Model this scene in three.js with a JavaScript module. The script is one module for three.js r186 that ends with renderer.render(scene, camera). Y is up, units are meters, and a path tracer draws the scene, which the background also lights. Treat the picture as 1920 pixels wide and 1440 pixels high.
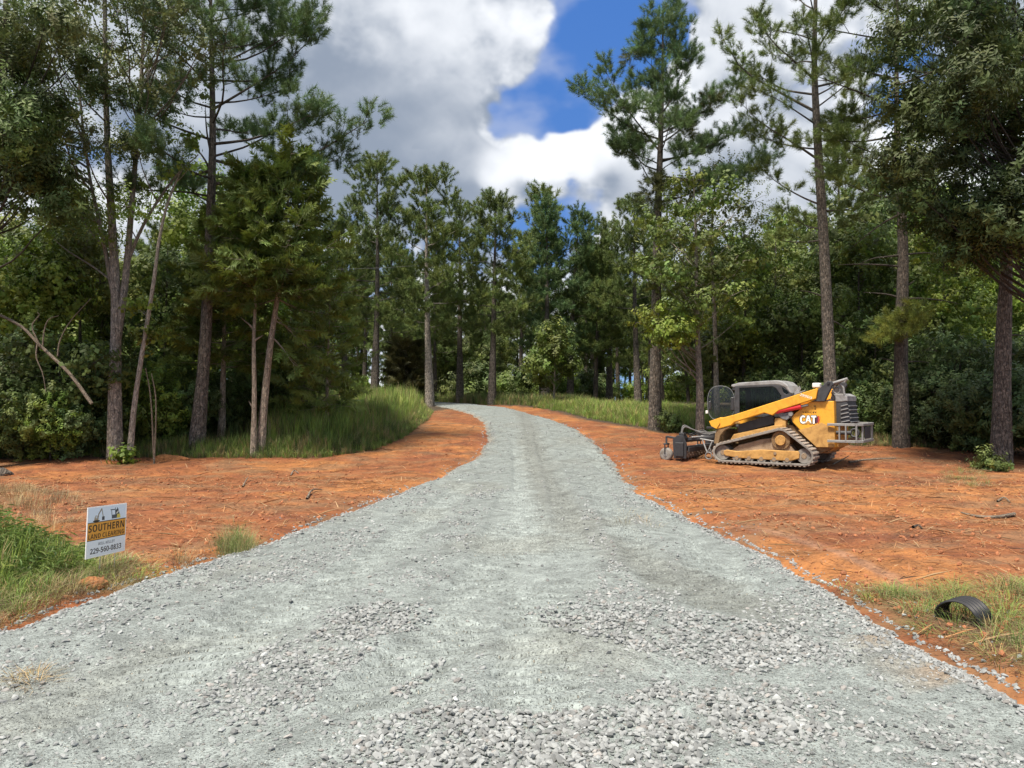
import * as THREE from 'three';
import { mergeGeometries } from 'three/addons/utils/BufferGeometryUtils.js';
import { RoundedBoxGeometry } from 'three/addons/geometries/RoundedBoxGeometry.js';

// ---------------------------------------------------------------- camera, sky, sun, exposure
const scene = new THREE.Scene();
const FOC = 1444, PITCH = Math.atan(32 / FOC), EYE = 1.6;              // focal length in pixels of a 1920 wide picture
const camera = new THREE.PerspectiveCamera(2 * Math.atan(720 / FOC) * 180 / Math.PI, 4 / 3, 0.1, 900);
camera.position.set(0, EYE, 0);
camera.rotation.x = PITCH;
const renderer = new THREE.WebGLRenderer();
renderer.toneMapping = THREE.LinearToneMapping;
renderer.toneMappingExposure = 2.3;
renderer.shadowMap.enabled = true;
const sun = new THREE.DirectionalLight(0xfff3e2, 3.5);
sun.position.set(-17, 62, 24);
sun.castShadow = true; sun.shadow.radius = 18; sun.shadow.mapSize.set(4096, 4096);
Object.assign(sun.shadow.camera, { left: -50, right: 50, top: 60, bottom: -60, near: 1, far: 200 });
sun.name = 'sun';
scene.add(sun);

// ---------------------------------------------------------------- random numbers and noise
function rng(seed) { let a = seed >>> 0; return () => { a = (a + 0x6d2b79f5) | 0; let t = Math.imul(a ^ (a >>> 15), 1 | a); t = (t + Math.imul(t ^ (t >>> 7), 61 | t)) ^ t; return ((t ^ (t >>> 14)) >>> 0) / 4294967296; }; }
const R0 = rng(7);
const PERM = new Uint8Array(512);
{ const p = [...Array(256).keys()]; for (let i = 255; i > 0; i--) { const j = Math.floor(R0() * (i + 1)); [p[i], p[j]] = [p[j], p[i]]; } for (let i = 0; i < 512; i++) PERM[i] = p[i & 255]; }
const fade = (t) => t * t * t * (t * (t * 6 - 15) + 10), mix = (a, b, t) => a + (b - a) * t;
const clamp = (x, a = 0, b = 1) => Math.min(b, Math.max(a, x)), smooth = (a, b, x) => { const t = clamp((x - a) / (b - a)); return t * t * (3 - 2 * t); };
function grad3(h, x, y, z) { h &= 15; const u = h < 8 ? x : y, v = h < 4 ? y : h === 12 || h === 14 ? x : z; return (h & 1 ? -u : u) + (h & 2 ? -v : v); }
function noise3(x, y, z) {
  const xf = Math.floor(x), yf = Math.floor(y), zf = Math.floor(z), X = xf & 255, Y = yf & 255, Z = zf & 255;
  x -= xf; y -= yf; z -= zf;
  const u = fade(x), v = fade(y), w = fade(z), A = PERM[X] + Y, AA = PERM[A] + Z, AB = PERM[A + 1] + Z, B = PERM[X + 1] + Y, BA = PERM[B] + Z, BB = PERM[B + 1] + Z;
  return mix(mix(mix(grad3(PERM[AA], x, y, z), grad3(PERM[BA], x - 1, y, z), u), mix(grad3(PERM[AB], x, y - 1, z), grad3(PERM[BB], x - 1, y - 1, z), u), v),
    mix(mix(grad3(PERM[AA + 1], x, y, z - 1), grad3(PERM[BA + 1], x - 1, y, z - 1), u), mix(grad3(PERM[AB + 1], x, y - 1, z - 1), grad3(PERM[BB + 1], x - 1, y - 1, z - 1), u), v), w);
}
const noise2 = (x, y) => noise3(x, y, 0.37);
function fbm2(x, y, n) { let s = 0, a = 0.5; for (let i = 0; i < n; i++) { s += a * noise3(x, y, i * 7.3 + 0.37); x *= 2.03; y *= 2.03; a *= 0.5; } return s; }
function fbm3(x, y, z, n) { let s = 0, a = 0.5; for (let i = 0; i < n; i++) { s += a * noise3(x, y, z); x = x * 2.03 + 3.1; y = y * 2.03 + 1.7; z = z * 2.03 + 5.3; a *= 0.5; } return s; }

// ---------------------------------------------------------------- the sky: blue air with broken cumulus all round
const pixelDir = (x, y) => { const v = new THREE.Vector3((x - 960) / FOC, (720 - y) / FOC, -1); return v.applyAxisAngle(new THREE.Vector3(1, 0, 0), PITCH).normalize(); };
{
  const W = 4096, H = 2048, data = new Float32Array(W * H * 4), gain = 1 / renderer.toneMappingExposure;
  // cloud banks and clear gaps seen here: [x, y, half width, half height, amount]; beyond them the same noise decides
  const masses = [[620, 210, 380, 200, 0.55], [880, 40, 260, 90, 0.4], [900, 120, 110, 120, 0.25], [960, 300, 190, 60, 0.55], [700, 290, 150, 60, 0.3], [1400, 160, 130, 150, 0.7], [1180, 330, 130, 110, 0.62], [1480, 330, 160, 110, 0.55], [560, 400, 150, 60, 0.5], [860, 370, 160, 50, 0.4], [330, 360, 130, 60, 0.5],
    [60, 120, 160, 160, 0.3], [1000, 0, 150, 26, 0.35], [1180, 200, 90, 40, 0.3], [1280, 420, 190, 90, 0.4], [120, 430, 160, 60, 0.3],
    [1085, 110, 120, 105, -1.35], [1000, 200, 100, 40, -1.1], [1170, 50, 85, 80, -1.0], [1045, 368, 110, 66, -1.5], [1245, 70, 70, 100, -1.2], [1000, 430, 85, 50, -1.3], [230, 265, 110, 70, -0.7], [1600, 465, 70, 36, -0.6], [1880, 390, 90, 60, -0.5], [1700, 60, 80, 60, -0.4], [940, 240, 40, 14, -0.5]].map(([x, y, w, h, a]) => {
    const d = pixelDir(x, y); return [Math.atan2(d.x, -d.z), Math.asin(d.y), w / FOC, h / FOC, a]; });
  const greys = [[570, 230, 240, 180, 1.1], [470, 60, 160, 110, 0.45], [760, 200, 210, 120, 0.8], [700, 310, 170, 60, 0.6], [860, 370, 160, 45, 0.5], [1130, 290, 120, 40, 0.25], [1450, 330, 120, 60, 0.2], [830, 110, 90, 70, -0.8], [760, 80, 70, 90, -0.5], [980, 320, 120, 30, -0.3], [1390, 110, 90, 80, -0.6]].map(([x, y, w, h, a]) => { const d = pixelDir(x, y); return [Math.atan2(d.x, -d.z), Math.asin(d.y), w / FOC, h / FOC, a]; });
  const sum = (list, az, el) => { let s = 0; for (const [a, e, w, h, k] of list) { const u = (az - a) / w, v = (el - e) / h, q = u * u + v * v; if (q < 9) s += k * Math.exp(-q); } return s; };
  const cover = (x, y, z, az, el, n) => {
    const k = 3.1, wx = 0.35 * noise3(x * 6, y * 8, z * 6 + 9), wy = 0.35 * noise3(x * 6 + 4, y * 8, z * 6), wz = 0.3 * noise3(x * 6, y * 8 + 11, z * 6);
    return 0.1 + 1.5 * fbm3(x * k + wx, y * k * 1.7 + wy, z * k + wz, n) + 0.85 * sum(masses, az + 0.045 * noise3(x * 13 + 2, y * 16, z * 13) + 0.022 * noise3(x * 37, y * 44 + 5, z * 37), el + 0.032 * noise3(x * 13, y * 16 + 8, z * 13) + 0.018 * noise3(x * 37 + 7, y * 44, z * 37));
  };
  const billow = (x, y, z, n) => { let s = 0, a = 0.5, f = 11; for (let i = 0; i < n; i++) { s += a * (0.4 - Math.abs(noise3(x * f + 3.3 * i, y * f * 1.25, z * f))) * 1.5; a *= 0.5; f *= 2.07; } return s; };
  for (let row = 0; row < H; row++) {
    const up = ((row + 0.5) / H - 0.5) * Math.PI;
    for (let col = 0; col < W; col++) {
      const o = (row * W + col) * 4; data[o + 3] = 1;
      if (up < -0.01) { data[o] = 0.13 * gain; data[o + 1] = 0.12 * gain; data[o + 2] = 0.09 * gain; continue; }
      const round = ((col + 0.5) / W - 0.5) * 2 * Math.PI, y = Math.sin(up), c = Math.cos(up), x = Math.cos(round) * c, z = Math.sin(round) * c, az = Math.atan2(x, -z);
      const near = Math.abs(az) < 0.72 && up < 0.6, oct = near ? 6 : 4;
      const d0 = cover(x, y, z, az, up, 4), thick = smooth(0.1, 0.8, d0);
      let p1 = 0, p2 = 0, fine = 0;
      const e2 = up + 0.016, a2 = round + 0.012, y2 = Math.sin(e2), c2 = Math.cos(e2), X2 = Math.cos(a2) * c2, Z2 = Math.sin(a2) * c2;
      if (d0 > -0.5) { p1 = billow(x, y, z, oct); fine = near ? 0.26 * fbm3(x * 40, y * 52, z * 40, 4) : 0; p2 = d0 < 1.2 ? billow(X2, y2, Z2, oct - 1) : p1; }
      const d = d0 + 0.62 * p1 + fine, alpha = smooth(-0.1, 0.3, d);
      const e3 = up + 0.06, y3 = Math.sin(e3), c3 = Math.cos(e3), dUp = alpha > 0.01 ? cover(Math.cos(round) * c3, y3, Math.sin(round) * c3, az, e3, 3) : 0;
      // sunlit tops and edges, greyer undersides
      let lit = 0.62 + 0.7 * (d0 - dUp) + (1 - 0.8 * thick) * 1.7 * (p1 - p2) - 0.2 * thick - 0.5 * sum(greys, az, up) + 0.1 * noise3(x * 9, y * 12, z * 9) + 0.1 * noise3(x * 24, y * 30, z * 24);
      lit = smooth(-0.3, 1.3, lit);
      const wisp = 0.34 * smooth(-0.12, 0.42, fbm3(x * 9, y * 15, z * 9, 5) + 0.3 * d0 + 0.16), t = clamp(up / 1.2), hz = Math.exp(-up * 7);
      const blue = [mix(0.085, 0.05, t) + 0.24 * hz, mix(0.245, 0.16, t) + 0.3 * hz, mix(0.68, 0.52, t) + 0.2 * hz];
      const white = [1.02, 1.05, 1.1], grey = [0.31, 0.37, 0.47];
      for (let k = 0; k < 3; k++) data[o + k] = gain * mix(mix(blue[k], 0.82 * white[k], wisp), mix(grey[k], white[k], lit), alpha);
    }
  }
  const sky = new THREE.DataTexture(data, W, H, THREE.RGBAFormat, THREE.FloatType);
  sky.mapping = THREE.EquirectangularReflectionMapping; sky.magFilter = THREE.LinearFilter; sky.name = 'sky'; sky.needsUpdate = true;
  scene.background = sky; scene.environment = sky;
}

// ---------------------------------------------------------------- places: pixels of the picture to points of the place
const HP = [[0, 0], [15.5, 0], [17.5, 0.06], [20, 0.26], [23, 0.52], [26, 0.76], [31, 1.02], [37, 1.26], [42, 1.42], [48, 1.52], [60, 1.58], [90, 1.5], [400, 1.5]];
function profile(d) {
  if (d <= 0) return 0;
  for (let i = 1; i < HP.length; i++) if (d < HP[i][0]) {
    const [x0, y0] = HP[i - 1], [x1, y1] = HP[i], m = (k) => k <= 0 || k >= HP.length - 1 ? 0 : (HP[k + 1][1] - HP[k - 1][1]) / (HP[k + 1][0] - HP[k - 1][0]);
    const h = x1 - x0, t = (d - x0) / h, a = m(i - 1) * h, b = m(i) * h;
    return (2 * t ** 3 - 3 * t * t + 1) * y0 + (t ** 3 - 2 * t * t + t) * a + (-2 * t ** 3 + 3 * t * t) * y1 + (t ** 3 - t * t) * b;
  }
  return 1.5;
}
const ray = (x, y) => { const v = pixelDir(x, y); return v.divideScalar(-v.z); };
const at = (x, y, d) => { const v = ray(x, y); return new THREE.Vector3(v.x * d, EYE + v.y * d, -d); };
function px2g(x, y) {                                                     // the point of the (smooth) ground behind a pixel
  const v = ray(x, y); let d = 1.5;
  for (; d < 200; d *= 1.01) if (EYE + v.y * d <= profile(d)) break;
  let lo = d / 1.01, hi = d;
  for (let i = 0; i < 30; i++) { const m = (lo + hi) / 2; if (EYE + v.y * m <= profile(m)) hi = m; else lo = m; }
  return [v.x * hi, -hi];
}
const poly = (list) => list.map(([x, y]) => px2g(x, y));
function inside(p, x, z) { let c = false; for (let i = 0, j = p.length - 1; i < p.length; j = i++) if ((p[i][1] > z) !== (p[j][1] > z) && x < ((p[j][0] - p[i][0]) * (z - p[i][1])) / (p[j][1] - p[i][1]) + p[i][0]) c = !c; return c; }
function edgeDist(p, x, z, open = false) { let m = 1e9; for (let i = open ? 1 : 0, j = open ? 0 : p.length - 1; i < p.length; j = i++) { const ax = p[j][0], az = p[j][1], bx = p[i][0] - ax, bz = p[i][1] - az, t = clamp(((x - ax) * bx + (z - az) * bz) / (bx * bx + bz * bz)); m = Math.min(m, Math.hypot(x - ax - t * bx, z - az - t * bz)); } return m; }
const signed = (p, x, z) => (inside(p, x, z) ? 1 : -1) * edgeDist(p, x, z);

// road edges as functions of the distance
const leftEdge = [[-960, 1440], [-300, 1260], [0, 1168], [150, 1120], [320, 1065], [500, 1010], [640, 960], [760, 915], [840, 880], [890, 850], [908, 820], [905, 795], [880, 776], [840, 765], [800, 759], [750, 755.5], [690, 754.2]].map(([x, y]) => px2g(x, y));
const rightEdge = [[2500, 1560], [2150, 1400], [1920, 1290], [1700, 1180], [1560, 1095], [1480, 1050], [1400, 1010], [1300, 965], [1220, 930], [1185, 900], [1165, 870], [1140, 842], [1100, 812], [1050, 791], [1000, 776], [960, 766], [900, 759], [840, 755.5], [780, 754.2]].map(([x, y]) => px2g(x, y));
function edgeX(list, d) {
  if (d <= -list[0][1]) { const [a, b] = list, k = (b[0] - a[0]) / (b[1] - a[1]); return a[0] + k * (-d - a[1]); }
  for (let i = 1; i < list.length; i++) if (d < -list[i][1]) { const t = (d + list[i - 1][1]) / (list[i - 1][1] - list[i][1]); return mix(list[i - 1][0], list[i][0], smooth(0, 1, t) * 0.35 + t * 0.65); }
  const a = list.at(-2), b = list.at(-1), k = (b[0] - a[0]) / (b[1] - a[1]); return b[0] + k * (-d - b[1]);
}
const wob = (x, d, s) => 0.1 * noise2(x * 0.7 + s, d * 1.3) + 0.07 * noise2(d * 4.1, s) + 0.04 * noise2(d * 11, s + 4);
const roadL = (d) => edgeX(leftEdge, d) + wob(0, d, 3) * (d < 14 ? 1 : 1.3), roadR = (d) => edgeX(rightEdge, d) + wob(0, d, 11) * (d < 14 ? 1 : 1.5);
const roadSigned = (x, z) => { const d = -z; if (d < 1 || d > 62) return -9; return Math.min(x - edgeX(leftEdge, d), edgeX(rightEdge, d) - x); };

const clayLeft = poly([[-900, 862], [-300, 862], [0, 862], [250, 858], [450, 858], [600, 857], [690, 846], [755, 822], [795, 792], [812, 772], [840, 766], [1000, 790], [1000, 1000], [600, 1430], [-400, 1430], [-900, 1000]]);
const clayRight = poly([[900, 758], [945, 760.5], [1000, 764], [1050, 774], [1090, 787], [1170, 800], [1240, 811], [1330, 818], [1500, 830], [1640, 836], [1760, 838], [1920, 836], [2300, 836], [2700, 900], [2700, 1430], [1200, 1430], [1000, 1000], [960, 790]]);
const claySigned = (x, z) => Math.max(signed(clayLeft, x, z), signed(clayRight, x, z));
const vergeR = poly([[1480, 1085], [1640, 1125], [1800, 1150], [2100, 1190], [2300, 1420], [2080, 1330], [1920, 1262], [1760, 1195], [1640, 1140]]);
const vergeL = poly([[-500, 1010], [0, 1010], [130, 1020], [260, 1050], [290, 1085], [150, 1110], [0, 1155], [-400, 1290]]);

function clods(x, z) { return 0.05 * fbm2(x * 0.9, z * 0.9, 2) + 0.045 * fbm2(x * 3.1 + 9, z * 3.1, 3); }
function groundH(x, z) {
  const d = -z, rs = roadSigned(x, z);
  let h = profile(d);
  const off = smooth(0.05, -0.5, rs);
  h += off * clods(x, z) * (d < 30 ? 1 : 1.5);
  if (rs > -0.4) h -= 0.05 * smooth(-0.25, 0.1, rs);
  const far = Math.max(0, Math.hypot(x, d) - 16); h += 0.35 * fbm2(x * 0.06, z * 0.06, 2) * smooth(4, 30, far) * smooth(0, -6, rs);
  return h;
}

// ---------------------------------------------------------------- textures
function canvasTex(w, h, draw, { srgb = true, repeat = true } = {}) {
  const c = document.createElement('canvas'); c.width = w; c.height = h; draw(c.getContext('2d'), w, h);
  const t = new THREE.CanvasTexture(c); if (srgb) t.colorSpace = THREE.SRGBColorSpace;
  if (repeat) t.wrapS = t.wrapT = THREE.RepeatWrapping;
  return t;
}
function tileNoise(u, v, f, seed) {                                     // repeats at u, v = 1
  const a = u * 2 * Math.PI, b = v * 2 * Math.PI, r = f / (2 * Math.PI);
  return noise3(Math.cos(a) * r + seed + Math.cos(b) * r * 0.71, Math.sin(a) * r + Math.sin(b) * r * 0.71 + seed * 2, Math.cos(b) * r - Math.sin(b) * r * 0.3 + seed * 3);
}
function paintNoise(g, w, h, f) { const im = g.createImageData(w, h); for (let y = 0; y < h; y++) for (let x = 0; x < w; x++) { const c = f(x / w, y / h), o = (y * w + x) * 4; im.data[o] = c[0]; im.data[o + 1] = c[1]; im.data[o + 2] = c[2]; im.data[o + 3] = 255; } g.putImageData(im, 0, 0); }
const wrapDraw = (w, h, x, y, r, f) => { for (const dx of [-w, 0, w]) for (const dy of [-h, 0, h]) if (x + dx > -r && x + dx < w + r && y + dy > -r && y + dy < h + r) f(x + dx, y + dy); };

const soilPaint = (bump) => (g, w, h) => {
  const r = rng(21);
  paintNoise(g, w, h, (u, v) => { const n = 0.5 * tileNoise(u, v, 9, 1) + 0.35 * tileNoise(u, v, 31, 5) + 0.3 * tileNoise(u, v, 90, 9); const k = bump ? 118 + 120 * n : 205 + 70 * n; return bump ? [k, k, k] : [k, k * 0.99, k * 0.97]; });
  for (let i = 0; i < 5200; i++) {
    const x = r() * w, y = r() * h, a = r() * 6.283, L = (4 + 26 * r() * r()), wd = 0.8 + 1.6 * r(), t = r(), bend = (r() - 0.5) * 8;
    g.strokeStyle = bump ? `rgba(${150 + 90 * r()},0,0,0.8)`.replace(',0,0,', `,${150},${150},`) : t < 0.4 ? `rgba(250,236,205,${0.25 + 0.45 * r()})` : t < 0.75 ? `rgba(${150},${118},${92},${0.3 + 0.4 * r()})` : `rgba(105,84,74,${0.3 + 0.4 * r()})`;
    g.lineWidth = wd;
    wrapDraw(w, h, x, y, 40, (X, Y) => { g.beginPath(); g.moveTo(X, Y); g.quadraticCurveTo(X + Math.cos(a) * L * 0.5 + bend, Y + Math.sin(a) * L * 0.5 - bend, X + Math.cos(a) * L, Y + Math.sin(a) * L); g.stroke(); });
  }
  for (let i = 0; i < 2600; i++) {
    const x = r() * w, y = r() * h, s = 1.5 + 6 * r() * r(), k = r();
    g.fillStyle = bump ? `rgba(${140 + 110 * k},${140},${140},0.55)` : k < 0.5 ? 'rgba(255,215,180,0.35)' : 'rgba(140,110,98,0.4)';
    wrapDraw(w, h, x, y, 12, (X, Y) => { g.beginPath(); for (let j = 0; j < 7; j++) { const q = j / 7 * 6.283, rr = s * (0.7 + 0.5 * Math.sin(i * 3.1 + j * 2.3)); g.lineTo(X + Math.cos(q) * rr, Y + Math.sin(q) * rr * 0.8); } g.fill(); });
  }
};
const soilMap = canvasTex(1024, 1024, soilPaint(false)), soilBump = canvasTex(1024, 1024, soilPaint(true), { srgb: false });
const gravelPaint = (bump) => (g, w, h) => {
  const r = rng(33);
  paintNoise(g, w, h, (u, v) => { const n = 0.5 * tileNoise(u, v, 12, 2) + 0.4 * tileNoise(u, v, 60, 6) + 0.5 * tileNoise(u, v, 170, 12); const k = bump ? 70 + 70 * n : 188 + 66 * n; return bump ? [k, k, k] : [k * 0.97, k, k]; });
  for (let i = 0; i < 26000; i++) {
    const x = r() * w, y = r() * h, s = 1.4 + 6.4 * Math.pow(r(), 2.6), e = 0.55 + 0.4 * r(), a = r() * 6.283, n = 5 + Math.floor(r() * 3), tone = 128 + 127 * r(), up = 110 + 140 * r(), tint = r(), pts = [];
    for (let j = 0; j < n; j++) { const q = (j + 0.6 * r()) / n * 6.283, rr = s * (0.75 + 0.45 * r()), px = Math.cos(q) * rr, py = Math.sin(q) * rr * e; pts.push([px * Math.cos(a) - py * Math.sin(a), px * Math.sin(a) + py * Math.cos(a)]); }
    g.fillStyle = bump ? `rgb(${up},${up},${up})` : tint < 0.12 ? `rgb(${tone * 0.97},${tone * 0.93},${tone * 0.88})` : `rgb(${tone * 0.97},${tone},${tone * 1.0})`;
    wrapDraw(w, h, x, y, 14, (X, Y) => { g.beginPath(); for (const [px, py] of pts) g.lineTo(X + px, Y + py); g.fill(); });
  }
};
const gravelMap = canvasTex(2048, 2048, gravelPaint(false)), gravelBump = canvasTex(2048, 2048, gravelPaint(true), { srgb: false });
const barkPaint = (bump, plates) => (g, w, h) => {
  const r = rng(55);
  paintNoise(g, w, h, (u, v) => { const n = 0.6 * tileNoise(u, v, 22, 4) + 0.5 * tileNoise(u, v * 1, 60, 7); const k = bump ? 90 + 90 * n : 150 + 80 * n; return bump ? [k, k, k] : [k, k * 0.98, k * 0.95]; });
  for (let i = 0; i < (plates ? 700 : 260); i++) {
    const x = r() * w, y = r() * h, a = 4 + 12 * r(), b = 8 + 30 * r(), k = r();
    g.fillStyle = bump ? `rgba(${150 + 100 * k},${150 + 100 * k},${150 + 100 * k},0.9)` : `rgba(${135 + 115 * k},${128 + 110 * k},${120 + 104 * k},0.75)`;
    wrapDraw(w, h, x, y, 60, (X, Y) => { g.beginPath(); for (let j = 0; j < 9; j++) { const q = j / 9 * 6.283, s = 0.8 + 0.35 * Math.sin(j * 2.7 + i); g.lineTo(X + Math.cos(q) * a * s, Y + Math.sin(q) * b * s); } g.fill(); });
  }
  for (let i = 0; i < 420; i++) { const x = r() * w, y = r() * h, L = 14 + 60 * r(); g.strokeStyle = bump ? 'rgba(20,20,20,0.8)' : 'rgba(52,42,36,0.7)'; g.lineWidth = 1 + 2.2 * r(); const bx = (r() - 0.5) * 16; wrapDraw(w, h, x, y, 90, (X, Y) => { g.beginPath(); g.moveTo(X, Y); g.quadraticCurveTo(X + bx, Y + L / 2, X - bx * 0.4, Y + L); g.stroke(); }); }
};
const barkMap = canvasTex(512, 512, barkPaint(false, true)), barkBump = canvasTex(512, 512, barkPaint(true, true), { srgb: false });
const grimeMap = canvasTex(512, 512, (g, w, h) => paintNoise(g, w, h, (u, v) => { const n = tileNoise(u, v, 5, 13) + 0.7 * tileNoise(u, v, 17, 18) + 0.5 * tileNoise(u, v, 70, 12), k = 1 - clamp(0.02 + 0.3 * n, 0, 0.32); return [255 * (0.6 + 0.4 * k), 255 * (0.54 + 0.46 * k), 255 * (0.5 + 0.5 * k)]; }));
const dirtMap = canvasTex(512, 512, (g, w, h) => paintNoise(g, w, h, (u, v) => { const n = tileNoise(u, v, 6, 3) + 0.6 * tileNoise(u, v, 18, 8) + 0.4 * tileNoise(u, v, 60, 2), k = 1 - clamp(0.12 + 0.4 * n, 0, 0.5); return [255 * (0.55 + 0.45 * k), 255 * (0.5 + 0.5 * k), 255 * (0.46 + 0.54 * k)]; }));
const rough = canvasTex(256, 256, (g, w, h) => paintNoise(g, w, h, (u, v) => { const k = 190 + 60 * tileNoise(u, v, 12, 4) + 40 * tileNoise(u, v, 50, 4); return [k, k, k]; }), { srgb: false });

// ---------------------------------------------------------------- materials
const col = (r, g, b) => new THREE.Color().setRGB(r, g, b);
const std = (name, c, o = {}) => { const m = new THREE.MeshStandardMaterial({ color: col(...c), roughness: 0.85, ...o }); m.name = name; return m; };
const M = {};
M.ground = std('ground', [1, 1, 1], { vertexColors: true, map: soilMap, bumpMap: soilBump, bumpScale: 0.035, roughness: 1 });
M.gravel = std('gravel', [1, 1, 1], { vertexColors: true, map: gravelMap, bumpMap: gravelBump, bumpScale: 0.02, roughness: 0.95 });
M.stone = std('stone', [1, 1, 1], { roughness: 0.9, flatShading: true });
M.clod = std('clod', [1, 1, 1], { roughness: 1, flatShading: true });
M.pineBark = std('pine_bark', [0.36, 0.345, 0.325], { map: barkMap, bumpMap: barkBump, bumpScale: 0.03, roughness: 1 });
M.greyBark = std('grey_bark', [0.66, 0.645, 0.615], { map: barkMap, bumpMap: barkBump, bumpScale: 0.012, roughness: 1 });
M.paleBark = std('pale_bark', [0.88, 0.86, 0.8], { map: barkMap, bumpMap: barkBump, bumpScale: 0.01, roughness: 1 });
M.cedarBark = std('cedar_bark', [0.82, 0.76, 0.67], { map: barkMap, bumpMap: barkBump, bumpScale: 0.015, roughness: 1 });
M.darkBark = std('dark_bark', [0.22, 0.205, 0.19], { map: barkMap, bumpMap: barkBump, bumpScale: 0.02, roughness: 1 });
M.deadWood = std('dead_wood', [0.6, 0.54, 0.46], { map: barkMap, bumpMap: barkBump, bumpScale: 0.01, roughness: 1 });
const leafMat = (name, t, r) => { const m = new THREE.MeshPhysicalMaterial({ color: 0xffffff, roughness: r, transmission: t, thickness: 0, side: THREE.DoubleSide, specularIntensity: 0.5 }); m.name = name; return m; };
M.leaf = leafMat('leaf', 0.5, 0.6);
M.needle = leafMat('needle', 0.38, 0.7);
M.grass = leafMat('grass', 0.35, 0.85);
M.straw = std('straw', [1, 1, 1], { roughness: 1, side: THREE.DoubleSide });

// ---------------------------------------------------------------- building helpers
const taken = new Map();
function numbered(name) { const n = taken.get(name) ?? 0; taken.set(name, n + 1); return n ? `${name}_${String(n).padStart(3, '0')}` : name; }
function thing(name, label, category, pos = [0, 0, 0], group) {
  const g = new THREE.Group(); g.name = numbered(name); g.position.set(...pos); g.userData = { label, category }; if (group) g.userData.group = group; scene.add(g); return g;
}
function cast(m) { m.castShadow = m.receiveShadow = true; return m; }
function part(name, geo, mat, parent) {
  const list = [].concat(geo).map((g) => { const q = g.index ? g.toNonIndexed() : g; for (const k of Object.keys(q.attributes)) if (!['position', 'normal', 'uv'].includes(k)) q.deleteAttribute(k); return q; });
  const m = cast(new THREE.Mesh(list.length > 1 ? mergeGeometries(list) : list[0], mat)); m.name = parent ? name : numbered(name); (parent ?? scene).add(m); return m;
}
class Wood {                                                            // tapered tubes along bent paths, gathered into one geometry
  constructor() { this.p = []; this.n = []; this.u = []; this.i = []; }
  tube(pts, radii, seg = 6, flare = 0) {
    const base = this.p.length / 3, N = pts.length, t = new THREE.Vector3(), a = new THREE.Vector3(), b = new THREE.Vector3();
    let ref = null, len = 0;
    for (let k = 0; k < N; k++) {
      t.subVectors(pts[Math.min(N - 1, k + 1)], pts[Math.max(0, k - 1)]).normalize();
      if (!ref) ref = Math.abs(t.y) < 0.9 ? new THREE.Vector3(0, 1, 0) : new THREE.Vector3(1, 0, 0);
      a.copy(ref).addScaledVector(t, -ref.dot(t)).normalize(); ref = a.clone(); b.crossVectors(t, a);
      if (k) len += pts[k].distanceTo(pts[k - 1]);
      for (let s = 0; s <= seg; s++) {
        const q = (s / seg) * Math.PI * 2, c = Math.cos(q), d = Math.sin(q), lump = flare && k < 3 ? 1 + flare * (1 - k / 3) * (0.6 + 0.4 * Math.cos(q * 3 + 1)) : 1, r = radii[k] * lump;
        const nx = a.x * c + b.x * d, ny = a.y * c + b.y * d, nz = a.z * c + b.z * d;
        this.p.push(pts[k].x + nx * r, pts[k].y + ny * r, pts[k].z + nz * r); this.n.push(nx, ny, nz);
        this.u.push((s / seg) * Math.max(1, Math.round(radii[0] * 6.28 / 0.9)), len / 1.0);
      }
      if (k) for (let s = 0; s < seg; s++) { const A = base + (k - 1) * (seg + 1) + s, B = A + seg + 1; this.i.push(A, A + 1, B, A + 1, B + 1, B); }
    }
  }
  geometry() { const g = new THREE.BufferGeometry(); g.setAttribute('position', new THREE.Float32BufferAttribute(this.p, 3)); g.setAttribute('normal', new THREE.Float32BufferAttribute(this.n, 3)); g.setAttribute('uv', new THREE.Float32BufferAttribute(this.u, 2)); g.setIndex(this.i); return g; }
  build(name, mat, parent) { if (!this.p.length) return null; const m = cast(new THREE.Mesh(this.geometry(), mat)); m.name = parent ? name : numbered(name); (parent ?? scene).add(m); return m; }
}
class Scatter {                                                         // many copies of one small shape
  constructor() { this.m = []; this.c = []; this.t = new THREE.Matrix4(); this.q = new THREE.Quaternion(); this.s = new THREE.Vector3(); }
  add(p, q, s, c) { if (typeof s === 'number') this.s.set(s, s, s); else this.s.copy(s); this.t.compose(p, q, this.s); for (let i = 0; i < 16; i++) this.m.push(this.t.elements[i]); this.c.push(c[0], c[1], c[2]); }
  build(name, geo, mat, parent, stuff) {
    const n = this.c.length / 3; if (!n) return null;
    const im = new THREE.InstancedMesh(geo, mat, n); im.instanceMatrix = new THREE.InstancedBufferAttribute(Float32Array.from(this.m), 16); im.instanceColor = new THREE.InstancedBufferAttribute(Float32Array.from(this.c), 3);
    im.name = parent ? name : numbered(name); if (stuff) im.userData.kind = 'stuff'; cast(im); (parent ?? scene).add(im); this.m = this.c = null; return im;
  }
}
const UP = new THREE.Vector3(0, 1, 0), V = (x, y, z) => new THREE.Vector3(x, y, z);
const qY = new THREE.Quaternion(), qR = new THREE.Quaternion();
function aim(dir, spin) { qR.setFromUnitVectors(UP, dir); qY.setFromAxisAngle(UP, spin); return qR.multiply(qY); }
function triangles(list, normals) { const g = new THREE.BufferGeometry(); g.setAttribute('position', new THREE.Float32BufferAttribute(list, 3)); g.computeVertexNormals(); return g; }
const randDir = (r) => { const y = 2 * r() - 1, a = r() * 6.283, c = Math.sqrt(1 - y * y); return V(c * Math.cos(a), y, c * Math.sin(a)); };

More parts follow.
